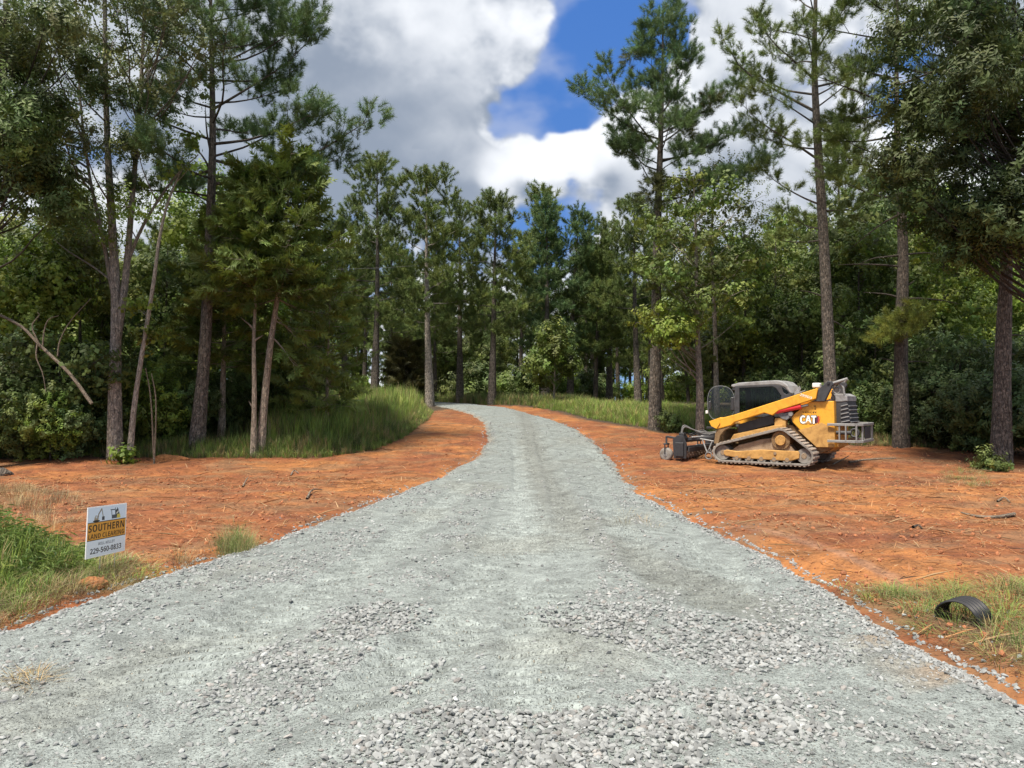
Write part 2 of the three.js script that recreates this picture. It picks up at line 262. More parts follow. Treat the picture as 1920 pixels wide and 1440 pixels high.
// ---------------------------------------------------------------- ground
function axis(dense0, dense1, step, lo, hi, grow = 1.16) { const a = []; for (let x = dense0; x <= dense1 + 1e-6; x += step) a.push(x); let s = step, x = a[0]; const b = []; while (x > lo) { s *= grow; x -= s; b.unshift(Math.max(lo, x)); } s = step; x = a.at(-1); const c = []; while (x < hi) { s *= grow; x += s; c.push(Math.min(hi, x)); } return [...b, ...a, ...c]; }
{
  const xs = axis(-15, 14, 0.085, -420, 420), zs = axis(-27, -3, 0.085, -420, 60, 1.13), nx = xs.length, nz = zs.length, pos = new Float32Array(nx * nz * 3), uv = new Float32Array(nx * nz * 2), cl = new Float32Array(nx * nz * 3), idx = [];
  const clayTrack = poly([[1385, 985], [1470, 1002], [1560, 1030], [1660, 1075], [1730, 1118]]);
  const mixc = (a, b, t) => [mix(a[0], b[0], t), mix(a[1], b[1], t), mix(a[2], b[2], t)];
  for (let j = 0, k = 0; j < nz; j++) for (let i = 0; i < nx; i++, k++) {
    const x = xs[i], z = zs[j]; pos.set([x, groundH(x, z), z], k * 3); uv.set([x / 3.1, z / 3.1], k * 2);
    let c = [0.43, 0.155, 0.05];
    const n1 = fbm2(x * 0.35 + 5, z * 0.5, 3), n2 = fbm2(x * 1.6, z * 1.9 + 7, 3), n3 = fbm2(x * 0.8 + 31, z * 1.6, 3);
    c = mixc(c, [0.6, 0.25, 0.075], smooth(-0.05, 0.22, n1 + 0.45 * n2));
    c = mixc(c, [0.37, 0.21, 0.105], 0.75 * smooth(-0.05, 0.3, n3 + 0.4 * n2));
    c = mixc(c, [0.26, 0.08, 0.036], 0.6 * smooth(0.1, 0.4, -n2 - 0.4 * n1));
    if (x < -5 && z > -14) c = mixc(c, [0.3, 0.19, 0.1], 0.7 * smooth(-5, -9, x) * smooth(-0.35, 0.2, n2 + n1));
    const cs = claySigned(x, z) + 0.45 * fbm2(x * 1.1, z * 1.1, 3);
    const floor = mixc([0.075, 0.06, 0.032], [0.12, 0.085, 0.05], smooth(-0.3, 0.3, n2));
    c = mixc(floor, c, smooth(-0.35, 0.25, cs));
    const vs = Math.max(signed(vergeR, x, z), signed(vergeL, x, z)) + 0.4 * n2;
    c = mixc(c, [0.2, 0.15, 0.075], 0.75 * smooth(-0.2, 0.25, vs));
    const tk = edgeDist(clayTrack, x, z, true); if (tk < 0.14) c = mixc(c, [0.52, 0.29, 0.18], 0.75 * smooth(0.13, 0.05, tk + 0.06 * n2));
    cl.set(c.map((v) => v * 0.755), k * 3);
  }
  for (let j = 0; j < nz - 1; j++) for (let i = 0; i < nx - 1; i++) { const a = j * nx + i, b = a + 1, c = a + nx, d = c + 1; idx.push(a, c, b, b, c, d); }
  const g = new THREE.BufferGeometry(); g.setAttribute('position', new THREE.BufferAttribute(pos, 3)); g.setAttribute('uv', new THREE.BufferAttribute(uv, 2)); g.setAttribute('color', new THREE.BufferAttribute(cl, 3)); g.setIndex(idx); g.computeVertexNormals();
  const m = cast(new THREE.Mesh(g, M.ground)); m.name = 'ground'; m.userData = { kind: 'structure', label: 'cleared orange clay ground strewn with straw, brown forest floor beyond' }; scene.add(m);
}

// ---------------------------------------------------------------- gravel road
const denseBands = [[[560, 1540], [640, 1420], [710, 1350], [830, 1338], [1180, 1345], [1270, 1328], [1340, 1390], [1380, 1540]], [[950, 1165], [1040, 1135], [1250, 1148], [1500, 1182], [1580, 1235], [1420, 1290], [1200, 1245], [1060, 1205]], [[550, 1218], [640, 1150], [740, 1138], [850, 1158], [800, 1200], [640, 1228]], [[680, 1320], [770, 1275], [830, 1228], [858, 1250], [770, 1335]], [[1120, 1330], [1230, 1290], [1500, 1330], [1620, 1420], [1400, 1440]]].map(poly);
const lanes = [[[1000, 1336], [1010, 1200], [990, 1000], [985, 900], [975, 830]], [[700, 1330], [860, 1180], [930, 1060], [965, 930]], [[330, 1290], [560, 1150], [760, 1010], [870, 915]], [[1345, 1140], [1335, 1060], [1320, 1000], [1215, 930], [1110, 850]], [[1075, 1110], [1060, 980], [1040, 900], [1010, 820]], [[140, 1350], [330, 1245], [520, 1120]], [[1240, 1110], [1160, 990], [1100, 900]]].map(poly), laneHalf = [0.3, 0.3, 0.24, 0.3, 0.22, 0.26, 0.2];
const damp = poly([[975, 770], [992, 810], [1003, 860], [1030, 930], [1105, 1010], [1250, 1085], [1420, 1150]]);
function roadRelief(x, z) {
  let groove = 0, ridge = 0;
  for (let k = 0; k < lanes.length; k++) {
    const dd = edgeDist(lanes[k], x, z, true), m = smooth(laneHalf[k], laneHalf[k] - 0.1, dd); if (m <= 0) continue;
    groove = Math.max(groove, m);
    const patch = smooth(-0.3, 0.05, noise2(x * 1.1 + k * 5, z * 0.55) + 0.12), wave = Math.sin((z + 0.05 * noise2(x * 5, z * 3) + (x * 0.25)) * 6.283 / 0.15);
    ridge += m * patch * Math.max(0, wave) ** 2.5;
  }
  return -0.02 * groove - 0.052 * clamp(ridge) + 0.02 * fbm2(x * 1.4, z * 1.4, 3);
}
function roadH(x, z) {
  const d = -z, a = roadL(d), b = roadR(d), t = clamp((x - a) / (b - a)), w = b - a, e = Math.min(x - a, b - x);
  return profile(d) + mix(-0.075, 0.03, smooth(0, 0.35, e + 0.05 * noise2(x * 6, z * 6))) + 0.03 * Math.sin(Math.PI * t) + smooth(0, 0.3, e) * roadRelief(x, z);
}
const road = new THREE.Group(); road.name = 'gravel_road'; road.userData = { kind: 'structure', label: 'grey gravel driveway curving through orange clay into the pines' }; scene.add(road);
{
  const ds = []; for (let d = 1.2; d < 62;) { ds.push(d); d += d < 7.6 ? 0.018 : 0.018 + (d - 7.6) * 0.006; }
  const NC = 210, pos = [], uv = [], cl = [], idx = [];
  ds.forEach((d, j) => {
    const a = roadL(d), b = roadR(d);
    for (let i = 0; i <= NC; i++) {
      const t = i / NC, x = mix(a, b, t), z = -d, e = Math.min(x - a, b - x), n = fbm2(x * 0.9, z * 0.6, 3), f = fbm2(x * 4, z * 4, 2);
      pos.push(x, roadH(x, z), z); uv.push(x / 1.9, z / 1.9);
      let k = 1 + 0.16 * n + 0.1 * f; let c = [0.338 * k, 0.362 * k, 0.352 * k];
      const br = smooth(0.02, 0.3, fbm2(x * 0.7 + 40, z * 0.45, 3)) * 0.5; c = [mix(c[0], 0.315 * k, br), mix(c[1], 0.315 * k, br), mix(c[2], 0.285 * k, br)];
      const st = edgeDist(damp, x, z, true), ds = 0.8 * smooth(0.55, 0.1, st + 0.3 * f + 0.2 * n); c = [mix(c[0], 0.27 * k, ds), mix(c[1], 0.275 * k, ds), mix(c[2], 0.255 * k, ds)];
      for (let l = 0; l < 3; l++) { const lm = smooth(laneHalf[l], 0.05, edgeDist(lanes[l], x, z, true)); c = c.map((v) => v * (1 + 0.1 * lm)); }
      const cl1 = smooth(0.3, 0, e + 0.22 * f) * 0.55 + (x > 2 && d < 5.2 ? 0.75 * smooth(0.02, 0.25, fbm2(x * 1.6 + 2.4 * z, z * 1.1, 3)) * smooth(2, 2.7, x) : 0);
      c = [mix(c[0], 0.44, cl1), mix(c[1], 0.25, cl1), mix(c[2], 0.12, cl1)];
      cl.push(c[0] * 1.22, c[1] * 1.22, c[2] * 1.22);
      if (j && i) { const A = (j - 1) * (NC + 1) + i - 1, B = A + NC + 1; idx.push(A, A + 1, B, A + 1, B + 1, B); }
    }
  });
  const g = new THREE.BufferGeometry(); g.setAttribute('position', new THREE.Float32BufferAttribute(pos, 3)); g.setAttribute('uv', new THREE.Float32BufferAttribute(uv, 2)); g.setAttribute('color', new THREE.Float32BufferAttribute(cl, 3)); g.setIndex(idx); g.computeVertexNormals();
  const m = cast(new THREE.Mesh(g, M.gravel)); m.name = 'road_bed'; road.add(m);

  const shapes = [0, 1, 2, 3].map((s) => { const r = rng(100 + s), q = new THREE.IcosahedronGeometry(1, 0), p = q.attributes.position, seen = new Map(); for (let i = 0; i < p.count; i++) { const key = [p.getX(i), p.getY(i), p.getZ(i)].map((v) => v.toFixed(3)).join(); if (!seen.has(key)) seen.set(key, 0.62 + 0.6 * r()); const k = seen.get(key); p.setXYZ(i, p.getX(i) * k * (1.15 + 0.1 * s), p.getY(i) * k * 0.62, p.getZ(i) * k * 0.85); } q.deleteAttribute('normal'); q.deleteAttribute('uv'); q.computeVertexNormals(); return q; });
  const lots = shapes.map(() => new Scatter()), r = rng(404), big = [], q = new THREE.Quaternion(), eu = new THREE.Euler();
  const fine = new Scatter();
  for (const [d0, d1, per] of [[2.2, 5, 5200], [5, 9, 2900], [9, 14, 1100], [14, 27, 260], [27, 40, 60]]) {
    const xa = Math.max(-0.72 * d1, edgeX(leftEdge, d1) - 3), xb = 0.72 * d1, N = Math.round((xb - xa) * (d1 - d0) * per);
    for (let i = 0; i < N; i++) {
      const x = mix(xa, xb, r()), d = mix(d0, d1, r()), z = -d, pick = r(), sz = r(), k = Math.floor(r() * 4), tone = r(), e1 = r(), e2 = r(), e3 = r();
      if (Math.abs(x) > 0.7 * d + 0.3) continue;
      const a = roadL(d), b = roadR(d), e = Math.min(x - a, b - x);
      let dens = 0.1 + 0.56 * smooth(-0.08, 0.32, fbm2(x * 1.5 + 3, z * 1.2, 3)), size = 0.0045 + 0.0135 * sz * sz * sz + 0.003 * sz;
      let band = 0; for (const p of denseBands) if (inside(p, x, z)) { band = smooth(0, 0.12, edgeDist(p, x, z)); break; }
      dens = Math.max(dens * 0.7, band * (0.3 + 0.5 * smooth(-0.3, 0.3, noise2(x * 5, z * 5)))); size = mix(size, 0.007 + 0.0155 * sz * sz, band * 0.9);
      for (let l = 0; l < lanes.length; l++) if (band < 0.5 && edgeDist(lanes[l], x, z, true) < laneHalf[l]) { dens *= 0.05; break; }
      if (e < 0.35) dens = Math.max(dens, 0.8 * smooth(-0.45, 0.05, e + 0.18 * noise2(x * 3, z * 3))); if (e < -0.05) { dens *= 0.05 * smooth(-1.3, 0, e) ** 2; size *= 1.05; }
      if (d > 9) size *= 1.25;
      if (pick > dens) continue;
      const c = (0.15 + 0.18 * tone) * (e1 < 0.04 ? 1.5 : 1), rgb = e2 < 0.08 ? [c * 1.0, c * 0.98, c * 0.94] : [c * 0.94, c, c * 1.0];
      const y = (e > 0 ? roadH(x, z) : groundH(x, z)) + size * (0.02 + 0.3 * e3 + 0.4 * band * e2);
      eu.set((e1 - 0.5) * 1.1, e2 * 6.28, (e3 - 0.5) * 1.1);
      const item = [V(x, y, z), eu.clone(), size, rgb, k, size / d];
      if (d < 5.2 && Math.abs(x) < 0.66 * d && e > 0.1) big.push(item); else lots[k].add(item[0], q.setFromEuler(eu), size, rgb);
    }
  }
  big.sort((a, b) => b[5] - a[5]);
  const tones = [0, 1, 2, 3, 4, 5].map((i) => { const m = M.stone.clone(); const c = 0.155 + 0.036 * i; m.color = col(c * 0.94, c, c); m.name = 'stone'; return m; });
  big.forEach(([p, e, s, rgb, k], i) => {
    if (i >= 300) { lots[k].add(p, q.setFromEuler(e), s, rgb); return; }
    const m = cast(new THREE.Mesh(shapes[k], tones[Math.floor(clamp((rgb[1] - 0.15) / 0.2, 0, 0.999) * 6)])); m.name = 'stone'; m.position.copy(p); m.rotation.copy(e); m.scale.setScalar(s); road.add(m);
  });
  lots.forEach((l, k) => l.build('loose_stones', shapes[k], M.stone, road, true));
}

// ---------------------------------------------------------------- clods, straw and chips on the clay
{
  const r = rng(808), q = new THREE.Quaternion(), eu = new THREE.Euler();
  const chip = triangles([-0.5, 0, -0.03, 0.1, 0.04, -0.035, 0.5, 0.01, 0, -0.5, 0, -0.03, 0.5, 0.01, 0, 0.08, 0.03, 0.035, -0.5, 0, -0.03, 0.08, 0.03, 0.035, -0.52, 0.01, 0.03]);
  const lump = new THREE.IcosahedronGeometry(1, 0); lump.deleteAttribute('uv'); { const p = lump.attributes.position; for (let i = 0; i < p.count; i++) { const k = 0.8 + 0.35 * noise3(p.getX(i) * 2.3, p.getY(i) * 2.3, p.getZ(i) * 2.3 + 4); p.setXYZ(i, p.getX(i) * k, p.getY(i) * k * 0.7, p.getZ(i) * k); } lump.computeVertexNormals(); }
  const straw = new Scatter(), clod = new Scatter();
  for (const [d0, d1, nS, nC] of [[3.5, 7, 4600, 3000], [7, 11, 7800, 4600], [11, 16, 9000, 5200], [16, 23, 6200, 3900], [23, 34, 3000, 1500]]) for (let i = 0; i < nS + nC; i++) {
    const x = mix(-0.72 * d1, 0.72 * d1, r()), d = Math.sqrt(mix(d0 * d0, d1 * d1, r())), z = -d, a = r(), b = r(), c = r(), e = r(), f = r();
    if (Math.abs(x) > 0.71 * d || roadSigned(x, z) > -0.12) continue;
    const cs = claySigned(x, z); if (cs < -0.3) continue;
    const y = groundH(x, z);
    if (i < nS) {
      if (fbm2(x * 0.8 + 31, z * 1.2, 3) + (c - 0.5) * 0.9 < -0.12) continue;
      const L = (0.04 + 0.2 * a * a + (f < 0.02 ? 0.4 * b : 0)) * (d > 11 ? 1.25 : 1), wd = (0.5 + b) * (0.09 / L) ** 0.7; eu.set((c - 0.5) * 0.7, f * 6.283, (e - 0.4) * 0.6);
      const t = r(), rgb = t < 0.42 ? [0.42, 0.23, 0.105] : t < 0.62 ? [0.46, 0.33, 0.19] : t < 0.95 ? [0.33, 0.16, 0.075] : [0.14, 0.09, 0.06], k = 0.55 + 0.5 * e;
      straw.add(V(x, y + 0.012 + 0.02 * c, z), q.setFromEuler(eu), V(L, L, L * wd), rgb.map((v) => v * k));
    } else {
      if (fbm2(x * 0.9, z * 0.9 + 50, 2) + (b - 0.5) * 0.7 < 0) continue;
      const s = 0.008 + 0.035 * a * a * a; eu.set(b * 6, c * 6, e * 6); const k = 0.75 + 0.5 * f;
      clod.add(V(x, y + s * 0.3, z), q.setFromEuler(eu), s, [0.3 * k, 0.12 * k, 0.055 * k]);
    }
  }
  const s = straw.build('straw_litter', chip, M.straw, null, true); s.userData.label = 'pale straw and wood chips scattered over the orange clay';
  const c = clod.build('clay_crumbs', lump, M.clod, null, true); c.userData.label = 'small orange clay crumbs scattered over the cleared ground';
}

// ---------------------------------------------------------------- leaves, needles, blades
function tuftShape(seed, n, w, l = 0.15) {                                        // a pompom of pine needles round a twig end
  const r = rng(seed), t = [];
  for (let i = 0; i < n; i++) {
    const a = r() * 6.283, tilt = 0.3 + 1.15 * r(), L = l * (0.8 + 0.5 * r()), y0 = -0.12 + 0.24 * r(), d = V(Math.sin(tilt) * Math.cos(a), Math.cos(tilt), Math.sin(tilt) * Math.sin(a)), s = randDir(r).cross(d).normalize().multiplyScalar(w * 0.5), b = V(0, y0, 0), e = b.clone().addScaledVector(d, L).add(V(0, -0.02 * r(), 0));
    t.push(b.x - s.x, b.y - s.y, b.z - s.z, b.x + s.x, b.y + s.y, b.z + s.z, e.x, e.y, e.z);
  }
  return triangles(t);
}
function sprayShape(seed, n, len, leafL, leafW) {                        // a twig with leaves, each two triangles folded along its midrib
  const r = rng(seed), t = [];
  for (let i = 0; i < n; i++) {
    const k = i / n, a = i * 2.4 + r(), b = V((r() - 0.5) * 0.06, (k - 0.35) * len, (r() - 0.5) * 0.06), d = V(Math.cos(a), 0.15 + 0.5 * r() - 0.35, Math.sin(a)).normalize(), L = leafL * (0.65 + 0.6 * r()), W = leafW * (0.7 + 0.5 * r());
    const nrm = V((r() - 0.5) * 1.3, 1, (r() - 0.5) * 1.3), s = d.clone().cross(nrm).normalize().multiplyScalar(W / 2), m = b.clone().addScaledVector(d, L * 0.5), e = b.clone().addScaledVector(d, L).add(V(0, -0.25 * L, 0)), up = d.clone().cross(s).normalize().multiplyScalar(W * 0.18);
    const l = m.clone().add(s).add(up), q = m.clone().sub(s).add(up);
    for (const p of [b, l, e, b, e, q]) t.push(p.x, p.y, p.z);
  }
  return triangles(t);
}
function featherShape(seed, n, len, w) {                                 // a drooping spray of cedar foliage
  const r = rng(seed), t = [];
  for (let i = 0; i < n; i++) {
    const k = r(), a = (r() < 0.5 ? 1 : -1) * (0.5 + 0.7 * r()), b = V(0, (k - 0.3) * len, 0), L = len * (0.22 + 0.3 * (1 - k)), d = V(Math.sin(a), Math.cos(a), (r() - 0.5) * 0.9).normalize(), s = V(d.y, -d.x, r() - 0.5).normalize().multiplyScalar(w), e = b.clone().addScaledVector(d, L);
    t.push(b.x - s.x, b.y - s.y, b.z - s.z, b.x + s.x, b.y + s.y, b.z + s.z, e.x, e.y, e.z);
  }
  return triangles(t);
}
function tuftOfGrass(seed, n, h, w, spread) {
  const r = rng(seed), t = [];
  for (let i = 0; i < n; i++) {
    const a = r() * 6.283, o = r() * spread * 0.35, lean = (0.1 + 0.9 * r()) * spread, H = h * (0.55 + 0.6 * r()), c = Math.cos(a), s = Math.sin(a), b = V(c * o, 0, s * o), W = w * (0.6 + 0.7 * r()), px = -s * W / 2, pz = c * W / 2;
    const m = V(c * (o + lean * 0.3), H * 0.6, s * (o + lean * 0.3)), e = V(c * (o + lean), H * (1 - 0.25 * r()), s * (o + lean));
    for (const p of [[b.x - px, b.y, b.z - pz], [b.x + px, b.y, b.z + pz], [m.x + px * 0.8, m.y, m.z + pz * 0.8], [b.x - px, b.y, b.z - pz], [m.x + px * 0.8, m.y, m.z + pz * 0.8], [m.x - px * 0.8, m.y, m.z - pz * 0.8], [m.x - px * 0.8, m.y, m.z - pz * 0.8], [m.x + px * 0.8, m.y, m.z + pz * 0.8], [e.x, e.y, e.z]]) t.push(...p);
  }
  return triangles(t);
}
const TUFT = [tuftShape(1, 84, 0.0095), tuftShape(2, 84, 0.0095)], TUFT_FAR = tuftShape(3, 78, 0.0135, 0.115);
const SPRAY = { oak: sprayShape(11, 17, 0.42, 0.12, 0.055), gum: sprayShape(12, 13, 0.4, 0.12, 0.085), small: sprayShape(13, 18, 0.4, 0.085, 0.045), far: sprayShape(14, 13, 0.5, 0.17, 0.1), shrub: sprayShape(15, 20, 0.36, 0.1, 0.045) };
const FEATHER = featherShape(21, 38, 0.46, 0.017);

// ---------------------------------------------------------------- trees
const TINT = { olive: [0.147, 0.198, 0.068], pine: [0.146, 0.200, 0.047], pineFar: [0.152, 0.208, 0.055], pineBlue: [0.121, 0.200, 0.068], pineYellow: [0.195, 0.231, 0.040], cedar: [0.176, 0.240, 0.046], wisp: [0.215, 0.286, 0.061], green: [0.210, 0.303, 0.050], dark: [0.131, 0.191, 0.050], olive_old: [0.170, 0.160, 0.050], lime: [0.25, 0.33, 0.05], deep: [0.110, 0.168, 0.052], bluish: [0.155, 0.238, 0.087] };
const vary = (c, r, k = 0.35) => { const a = 1 + (r() - 0.5) * 2 * k, b = (r() - 0.5) * 0.22; return [c[0] * a * (1 + b), c[1] * a, c[2] * a * (1 - b)]; };
function snapPath(o) {
  const pts = o.path.map(([x, y, dz = 0]) => at(x, y, o.d + dz)), b = pts[0]; b.y = groundH(b.x, b.z) - 0.06;
  if (pts.length > 1 && pts[1].y < b.y + 0.3) pts.splice(1, 1);
  return { base: b, pts: pts.map((p) => p.clone().sub(b)) };
}
const curvePts = (pts, n) => new THREE.CatmullRomCurve3(pts, false, 'centripetal').getPoints(n);
const onPath = (pts, t) => { const k = clamp(t) * (pts.length - 1), i = Math.min(pts.length - 2, Math.floor(k)); return pts[i].clone().lerp(pts[i + 1], k - i); };
const pathAtY = (pts, y) => { for (let i = 1; i < pts.length; i++) if (pts[i].y >= y) return pts[i - 1].clone().lerp(pts[i], clamp((y - pts[i - 1].y) / Math.max(1e-3, pts[i].y - pts[i - 1].y))); return pts.at(-1).clone(); };
function bendLimb(from, to, r, sag) { const m1 = from.clone().lerp(to, 0.35), m2 = from.clone().lerp(to, 0.7), L = from.distanceTo(to), j = () => (r() - 0.5) * 0.09 * L; m1.add(V(j(), j() * 0.6 - sag * L, j())); m2.add(V(j(), j() * 0.6 - sag * L * 0.8, j())); return curvePts([from, m1, m2, to], 7); }

function clotheLimb(wood, green, pts, o, r) {                            // side twigs with tufts along the outer part of a limb
  const L = pts.reduce((s, p, i) => s + (i ? p.distanceTo(pts[i - 1]) : 0), 0), n = Math.max(2, Math.round(L * o.twigs)), dir = V(0, 0, 0), side = V(0, 0, 0);
  for (let i = 0; i <= n; i++) {
    const t = o.bare + (1 - o.bare) * (i + r() * 0.7) / (n + 0.7), p = onPath(pts, t), last = i === n;
    dir.subVectors(onPath(pts, Math.min(1, t + 0.06)), onPath(pts, Math.max(0, t - 0.06))).normalize();
    side.crossVectors(dir, UP).normalize().multiplyScalar(i % 2 ? 1 : -1);
    const tl = last ? 0.3 * o.twigLen : o.twigLen * (0.35 + 0.75 * r()) * (1.15 - 0.55 * t), td = dir.clone().multiplyScalar(last ? 1 : 0.75).addScaledVector(side, last ? 0 : 0.5 + 0.5 * r()).add(V((r() - 0.5) * 0.5, o.rise * (0.2 + r()), (r() - 0.5) * 0.5)).normalize(), e = p.clone().addScaledVector(td, tl).add(V(0, -o.droop * tl, 0));
    if (o.twigWood && !last) wood.tube([p, p.clone().lerp(e, 0.5).add(V(0, -0.03 * tl, 0)), e], [0.012 * o.scale, 0.009 * o.scale, 0.005], 3);
    const k = Math.max(1, Math.round(tl / o.gap));
    for (let j = 0; j <= k; j++) {
      const u = k ? j / k : 1; if (u < 0.25 && r() < 0.7) continue;
      if (r() > o.fill) continue;
      const q = p.clone().lerp(e, u).add(V((r() - 0.5) * 0.12, (r() - 0.5) * 0.1, (r() - 0.5) * 0.12).multiplyScalar(o.scale)), td2 = td.clone().multiplyScalar(0.8).add(V((r() - 0.5) * 0.9, o.lift + (r() - 0.5) * 0.5, (r() - 0.5) * 0.9)).normalize();
      green.add(q, aim(td2, r() * 6.283), o.scale * (0.75 + 0.5 * r()), vary(o.tint, r));
    }
  }
}
function clumpLimb(wood, green, pts, o, r) {                              // rounded clumps of tufts on short twigs along the outer half of a limb
  const L = pts.reduce((s, p, i) => s + (i ? p.distanceTo(pts[i - 1]) : 0), 0), n = Math.max(2, Math.round(1.2 + L * o.clumps)), dir = V(0, 0, 0), side = V(0, 0, 0), R = o.clumpR;
  for (let i = 0; i <= n; i++) {
    const t = Math.min(1, o.bare + (1 - o.bare) * (i + 0.6 * r()) / n), p = onPath(pts, t), last = i >= n;
    dir.subVectors(onPath(pts, Math.min(1, t + 0.06)), onPath(pts, Math.max(0, t - 0.06))).normalize(); side.crossVectors(dir, UP).normalize().multiplyScalar(i % 2 ? 1 : -1);
    const off = last ? 0.1 : o.twigLen * (0.3 + 0.8 * r()), c = p.clone().addScaledVector(side, off * (0.4 + 0.6 * r())).addScaledVector(dir, 0.5 * off).add(V(0, off * (0.1 + 0.55 * r()), 0)), rad = R * (0.65 + 0.6 * r()), shade = 0.82 + 0.36 * r();
    if (o.twigWood && !last) wood.tube([p, p.clone().lerp(c, 0.55).add(V(0, -0.04, 0)), c], [0.012, 0.009, 0.006], 3);
    const m = Math.round(o.perClump * (rad / R) ** 2);
    for (let k = 0; k < m; k++) {
      const v = randDir(r), q = c.clone().add(V(v.x, v.y * 0.72, v.z).multiplyScalar(rad * Math.cbrt(0.15 + 0.85 * r()))); v.y = Math.abs(v.y) * 0.7 + 0.35; v.addScaledVector(dir, 0.3).normalize();
      green.add(q, aim(v, r() * 6.283), o.scale * (0.72 + 0.45 * r()), vary([o.tint[0] * shade, o.tint[1] * shade, o.tint[2] * shade], r, 0.28));
    }
  }
}
function conifer(o) {
  o = { twigs: 5, twigLen: 0.7, gap: 0.17, bare: 0.25, rise: 0.5, droop: 0.05, lift: 0.45, fill: 0.92, scale: 1, tint: TINT.pine, bark: M.pineBark, geo: TUFT[0], mat: M.needle, limbs: 40, twigWood: true, low: 0.05, high: 0.85, sag: 0.02, shape: (t) => Math.pow(Math.sin(Math.PI * Math.min(1, 0.16 + 0.84 * t) ** 0.9), 0.7) * (1 - 0.5 * t) + 0.1, near: true, seg: 9, name: 'pine_tree', category: 'pine tree', ...o };
  const r = rng(o.seed), { base, pts } = o.pts ? { base: o.base, pts: o.pts } : snapPath(o), trunk = curvePts(pts, o.near ? 22 : 10), g = thing(o.name, o.label, o.category, base.toArray(), o.group);
  const w = new Wood(); w.tube(trunk, trunk.map((_, i) => Math.max(0.012, o.r * (1 - 0.93 * (i / (trunk.length - 1)) ** 1.15))), o.seg, 0.4); w.build('trunk', o.bark, g);
  const green = new Scatter(), joint = new Wood(), top = trunk.at(-1).y, y0 = o.crownY !== undefined ? at(0, o.crownY, o.d).y - base.y : top * o.crown;
  const rad = (y) => o.r * (1 - 0.93 * clamp(y / top));
  const finish = (pts2, rr, dead) => {
    const wd = o.near ? new Wood() : joint; wd.tube(pts2, pts2.map((_, i) => Math.max(0.004, rr * (1 - 0.85 * i / (pts2.length - 1)))), o.near ? 5 : 3);
    if (!dead) (o.clumps ? clumpLimb : clotheLimb)(wd, green, pts2, o, r);
    if (o.near) wd.build(dead ? 'dead_limb' : 'limb', o.bark, g);
  };
  for (let i = 0; i < o.limbs; i++) {
    const t = (i + r() * 0.8) / o.limbs, y = mix(y0, top * 0.985, t), from = pathAtY(trunk, y), az = i * 2.399 + r() * 1.1, L = o.len * o.shape(t) * (0.65 + 0.6 * r()), el = mix(o.low, o.high, t) + (r() - 0.5) * 0.3;
    let bias = 1; if (o.bias) bias = 1 + o.bias[1] * Math.cos(az - o.bias[0]);
    const to = from.clone().add(V(Math.cos(az) * Math.cos(el), Math.sin(el), Math.sin(az) * Math.cos(el)).multiplyScalar(Math.max(0.25, L * bias)));
    finish(bendLimb(from, to, r, o.sag), Math.min(rad(y) * 0.42, 0.008 + 0.0105 * L), false);
  }
  for (const [y, tx, ty, dz] of o.reach ?? []) {                         // limbs seen against the sky, from the trunk at picture height y to their tips
    const from = pathAtY(trunk, at(0, y, o.d).y - base.y), to = at(tx, ty, o.d + (dz ?? 0)).sub(base); finish(bendLimb(from, to, r, 0.06), Math.min(rad(from.y) * 0.5, 0.014 + 0.0095 * from.distanceTo(to)), false);
  }
  for (const [y, tx, ty, dz] of o.dead ?? []) { const from = pathAtY(trunk, at(0, y, o.d).y - base.y), to = at(tx, ty, o.d + (dz ?? 0)).sub(base); finish(bendLimb(from, to, r, -0.05), 0.035, true); }
  for (const [x, y, rad2, n] of o.tufts ?? []) { const c = at(x, y, o.d - 0.2).sub(base); for (let i = 0; i < n; i++) { const d = randDir(r), p = c.clone().addScaledVector(d, rad2 * Math.cbrt(r())).multiply(V(1, 1, 1)); d.y = Math.abs(d.y) * 0.6; green.add(p, aim(d.normalize(), r() * 6), o.scale * (0.8 + 0.4 * r()), vary(o.tuftTint ?? TINT.pineYellow, r)); } }
  for (let i = 0; i < 4; i++) green.add(trunk.at(-1).clone().add(V(0, -0.12 * i, 0)), aim(V((r() - 0.5) * 0.6, 1, (r() - 0.5) * 0.6).normalize(), r() * 6), o.scale, vary(o.tint, r));
  if (!o.near) joint.build('limbs', o.bark, g);
  green.build('crown', o.geo, o.mat, g, true);
  return g;
}
